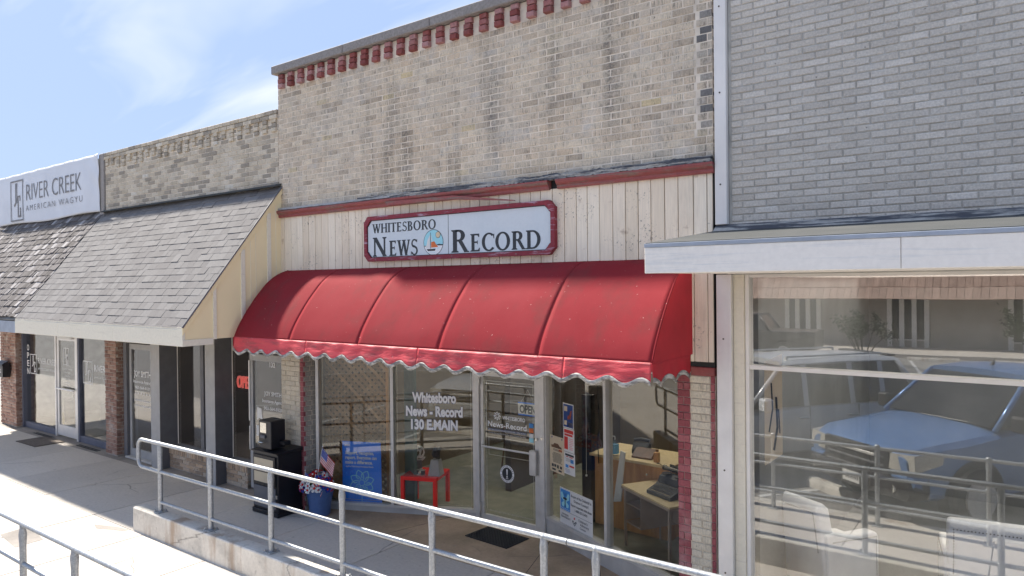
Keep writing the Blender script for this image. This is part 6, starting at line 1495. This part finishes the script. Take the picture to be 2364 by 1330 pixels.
def vehicle(name, label, cat, N, head, paint, kind):
    ang = math.atan2(head[1], head[0]); L_ = {'pickup': 5.6, 'wagon': 5.1, 'dark': 5.4}[kind]
    t = empty(name, (N[0]-head[0]*L_/2, N[1]-head[1]*L_/2, -0.123), ang, label, cat)
    h = L_/2; W_ = .99 if kind != 'wagon' else .96
    hz = 1.12 if kind != 'wagon' else 1.06                     # bonnet height
    bz = 1.24 if kind != 'wagon' else 1.12                     # belt line
    secs = [(h-.10, body_sec(W_*.86, .50, hz-.22, hz-.16, .02)), (h-.02, body_sec(W_*.90, .42, hz-.18, hz-.10, .03)), (h-.25, body_sec(W_*.965, .38, hz-.10, hz-.03, .05)), (h-.9, body_sec(W_, .36, hz-.05, hz+.03, .06)), (h-1.45, body_sec(W_, .34, bz-.10, bz-.03, .06))]
    secs[0], secs[1] = (h, secs[0][1]), (h-.07, secs[1][1])
    rear = -h
    if kind == 'wagon': secs += [(h-2.2, body_sec(W_, .32, bz-.04, bz, .01)), (0, body_sec(W_, .32, bz-.02, bz, .01)), (rear+.4, body_sec(W_*.99, .36, bz-.02, bz, .01)), (rear, body_sec(W_*.92, .42, bz-.08, bz-.03, .01))]
    else: secs += [(h-2.2, body_sec(W_, .34, bz-.04, bz, .01)), (-.9, body_sec(W_, .36, bz-.03, bz, .01)), (rear+.3, body_sec(W_*.99, .42, bz-.02, bz+.01, .01)), (rear, body_sec(W_*.95, .48, bz-.05, bz-.02, .01))]
    o = loft(secs).build('body', paint, t); 
    for p in o.data.polygons: p.use_smooth = True
    try: o.data.set_sharp_from_angle(angle=R(28))
    except Exception: pass
    # wheel arches: dark rings, then wheels
    xf_, xr_ = h-.98, rear+(1.15 if kind != 'wagon' else 1.05)
    for xw in (xf_, xr_):
        for s_ in (-1, 1):
            MB().lathe([(.30, -.16), (.475, -.16), (.475, .012), (.30, .012)], (0, 0, 0), 26).xf(Matrix.Translation((xw, s_*(W_-.012), .42)) @ Matrix.Rotation(R(-90*s_), 4, 'X')).build('wheel_arch', 'black_matte', t)
            wheel(t, xw, s_*(W_-.09), .40, .27, s_)
    # greenhouse
    rz = 1.90 if kind != 'wagon' else 1.86; cx0 = h-1.38; cx1 = h-2.15
    rx1, rx0 = ((-.55 if kind != 'wagon' else rear+.55), (-.95 if kind != 'wagon' else rear+.12))
    def gs(w, z): return [(0, bz-.02), (w*.97, bz-.02), (w*.97, bz), (w*.90, z-.08), (w*.84, z-.02), (w*.5, z+.01), (0, z+.02)]
    cab = MB(); n = 0
    P = lambda x, z: None
    wb, wt = W_*.93, W_*.76
    pts = {'a': (cx0, wb, bz), 'b': (cx1, wt, rz-.05), 'c': (rx1, wt, rz-.05), 'd': (rx0, wb, bz)}
    def q(x, y, z): return (x, y, z)
    # roof shell
    rf = [(cx1+.02, [(0, rz-.10), (wt-.02, rz-.10), (wt+.02, rz-.06), (wt-.04, rz-.01), (wt*.5, rz+.015), (0, rz+.02)]), ((cx1+rx1)/2, [(0, rz-.08), (wt, rz-.08), (wt+.03, rz-.04), (wt-.03, rz+.02), (wt*.5, rz+.045), (0, rz+.05)]), (rx1-.02, [(0, rz-.10), (wt-.02, rz-.10), (wt+.02, rz-.06), (wt-.04, rz-.01), (wt*.5, rz+.01), (0, rz+.015)])]
    rf[0] = (cx1+.02, rf[0][1])
    o = loft(rf).build('roof', paint if kind != 'dark' else 'car_black', t)
    for p in o.data.polygons: p.use_smooth = True
    try: o.data.set_sharp_from_angle(angle=R(40))
    except Exception: pass
    MB().add([(cx0, -wb+.08, bz+.02), (cx0, wb-.08, bz+.02), (cx1, wt-.04, rz-.05), (cx1, -wt+.04, rz-.05), (cx0-.03, -wb+.08, bz), (cx0-.03, wb-.08, bz), (cx1-.03, wt-.04, rz-.08), (cx1-.03, -wt+.04, rz-.08)], [(0, 1, 2, 3), (4, 7, 6, 5), (0, 4, 5, 1), (1, 5, 6, 2), (2, 6, 7, 3), (3, 7, 4, 0)]).build('windshield', 'car_glass', t)
    MB().add([(rx0, -wb+.1, bz+.02), (rx0, wb-.1, bz+.02), (rx1, wt-.05, rz-.06), (rx1, -wt+.05, rz-.06), (rx0+.03, -wb+.1, bz), (rx0+.03, wb-.1, bz), (rx1+.03, wt-.05, rz-.08), (rx1+.03, -wt+.05, rz-.08)], [(0, 3, 2, 1), (4, 5, 6, 7), (0, 1, 5, 4), (1, 2, 6, 5), (2, 3, 7, 6), (3, 0, 4, 7)]).build('rear_window', 'car_glass', t)
    mids = [cx0-1.15, cx0-2.05] if kind != 'wagon' else [cx0-1.15, cx0-2.1, cx0-2.75]
    for s_ in (-1, 1):
        tt = lambda x: 1.0
        # side glass as one tinted sheet with pillars in front
        MB().add([(cx0-.05, s_*wb, bz), (cx1-.02, s_*wt, rz-.07), (rx1+.02, s_*wt, rz-.07), (rx0+.05, s_*wb, bz), (cx0-.05, s_*(wb-.03), bz), (cx1-.02, s_*(wt-.03), rz-.07), (rx1+.02, s_*(wt-.03), rz-.07), (rx0+.05, s_*(wb-.03), bz)], [(0, 1, 2, 3), (7, 6, 5, 4), (0, 4, 5, 1), (1, 5, 6, 2), (2, 6, 7, 3), (3, 7, 4, 0)]).build('side_window', 'car_glass', t)
        b = MB(); b.tube([(cx0, s_*(wb-.01), bz-.02), (cx1, s_*(wt+.0), rz-.05)], [.042, .036], 6); b.tube([(rx0, s_*(wb-.01), bz-.02), (rx1, s_*(wt), rz-.05)], [.07, .055], 6); b.build('pillar', paint, t, smooth=True)
        for xm in [m_ for m_ in mids if m_ > rx1+.1]:
            MB().add([(xm-.05, s_*(wb+.008), bz-.01), (xm+.05, s_*(wb+.008), bz-.01), (xm+.03-.03, s_*(wt+.008), rz-.06), (xm-.07-.03, s_*(wt+.008), rz-.06), (xm-.05, s_*(wb-.02), bz-.01), (xm+.05, s_*(wb-.02), bz-.01), (xm, s_*(wt-.02), rz-.06), (xm-.10, s_*(wt-.02), rz-.06)], [(0, 1, 2, 3), (4, 7, 6, 5), (0, 4, 5, 1), (2, 6, 7, 3), (1, 5, 6, 2), (0, 3, 7, 4)]).build('pillar', 'car_black' if kind != 'wagon' else paint, t)
        m_ = MB().box(cx0-.30, cx0-.12, min(s_*(W_+.02), s_*(W_+.22)), max(s_*(W_+.02), s_*(W_+.22)), bz-.02, bz+.20, .03).build('mirror', 'car_black' if kind != 'wagon' else paint, t)
        MB().box(cx0-.25, cx0-.17, min(s_*(W_-.05), s_*(W_+.03)), max(s_*(W_-.05), s_*(W_+.03)), bz+.0, bz+.05).build('arm', 'car_black', m_)
        for xm in [cx0-.95, cx0-1.95]:
            dseam = MB().box(xm-.22, xm-.216, min(s_*(W_-.02), s_*(W_+.003)), max(s_*(W_-.02), s_*(W_+.003)), .50, bz-.02).build('door_seam', 'black_matte', t)
            MB().box(xm-.18, xm+.02, min(s_*(W_-.01), s_*(W_+.035)), max(s_*(W_-.01), s_*(W_+.035)), bz-.20, bz-.165, .01).build('door_handle', 'chrome' if kind != 'dark' else 'car_black', t)
        # lamps
        MB().add([(h+.03, s_*(W_*.58), hz-.34), (h+.02, s_*(W_*.58), hz-.14), (h-.04, s_*(W_*.93), hz-.12), (h-.42, s_*(W_+.022), hz-.10), (h-.40, s_*(W_+.022), hz-.24), (h-.03, s_*(W_*.95), hz-.34),
                  (h-.15, s_*(W_*.52), hz-.33), (h-.15, s_*(W_*.52), hz-.14), (h-.2, s_*(W_*.86), hz-.13), (h-.42, s_*(W_*.93), hz-.14), (h-.40, s_*(W_*.93), hz-.24), (h-.2, s_*(W_*.86), hz-.33)],
                 [(0, 1, 2, 5), (5, 2, 3, 4), (1, 7, 8, 2), (2, 8, 9, 3), (0, 5, 11, 6), (5, 4, 10, 11), (3, 9, 10, 4), (0, 6, 7, 1)]).build('headlight', 'lamp', t)
    # nose: grille, bumper, plate
    g = MB().box(h-.04, h+.035, -W_*.60, W_*.60, hz-.50, hz-.12, .02).build('grille', 'black_matte', t)
    for k in range(3): MB().box(h+.036, h+.05, -W_*.52, W_*.52, hz-.45+k*.11, hz-.42+k*.11, .004).build('grille_bar', 'charcoal', g)
    MB().box(h+.036, h+.055, -W_*.36, W_*.36, hz-.235, hz-.195, .004).build('grille_badge_bar', 'alu', g)
    bp = loft([(h-.22, [(0, .44), (W_*.97, .44), (W_*1.0, .55), (W_*.98, .70), (0, .70)]), (h+.04, [(0, .40), (W_*.88, .42), (W_*.93, .54), (W_*.88, .68), (0, .68)]), (h+.10, [(0, .42), (W_*.70, .44), (W_*.74, .54), (W_*.70, .64), (0, .65)])]).build('bumper', 'car_black' if kind != 'wagon' else paint, t)
    for s_ in (-1, 1):
        MB().tube([(h+.03, s_*.72, .55), (h+.095, s_*.70, .55)], .055, 14).build('fog_lamp', 'lamp', bp)
        if kind == 'pickup': MB().add([(h+.02, s_*.62, .72), (h-.02, s_*.93, .72), (h-.02, s_*.95, .62), (h-.0, s_*.88, .56), (h+.03, s_*.62, .70), (h-.2, s_*.62, .72), (h-.2, s_*.97, .72), (h-.2, s_*.97, .56)], [(0, 1, 2, 3, 4), (0, 5, 6, 1), (1, 6, 7, 2)]).build('bumper_corner', paint, bp)
    if kind == 'pickup':
        pl = MB().box(h+.101, h+.108, -.155, .155, .46, .61, .002).build('licence_plate', 'paper', t)
        text('plate_number', 'RWN-5494', 'ink', pl, (h+.1095, 0, .50), .065, .27, ux=(0, 1, 0), uy=(0, 0, 1), bold=.02)
        # bed walls
        MB().box(rear+.08, -.98, -W_*.86, W_*.86, bz+.005, bz+.012).build('bed_cover', 'black_matte', t)
        MB().prism([(h-2.5, rz+.05), (h-2.42, rz+.05), (h-2.5, rz+.13)], 'y', -.012, .012).build('antenna', 'black', t)
        MB().tube([(h-1.40, -.5, bz+.03), (h-1.34, .2, bz+.035)], .008, 5).build('wiper', 'black', t)
    if kind == 'wagon':
        for s_ in (-1, 1): MB().tube([(cx1-.2, s_*.60, rz+.06), (rx1+.2, s_*.60, rz+.06)], .018, 6).box(cx1-.22, cx1-.18, s_*.60-.02, s_*.60+.02, rz+.0, rz+.06).box(rx1+.18, rx1+.22, s_*.60-.02, s_*.60+.02, rz+.0, rz+.06).build('roof_rail', 'alu', t)
        MB().box(rx1-.12, rx1+.05, -.62, .62, rz+.0, rz+.03, .01).build('spoiler', 'black', t)
    return t
vehicle('pickup_truck', 'blue four door pickup parked nose in by the handrail, seen in the right window', 'pickup', (-2.0, -4.36), (-.6, .8), 'car_blue', 'pickup')
vehicle('estate_car', 'silver white wagon with roof rails parked beside the blue pickup', 'car', (-5.35, -4.75), (-.6, .8), 'car_silver', 'wagon')
vehicle('dark_pickup', 'dark pickup parked across the lot near the bank, seen reflected', 'pickup', (-12.4, -23.6), (-1.0, .05), 'car_black', 'dark')
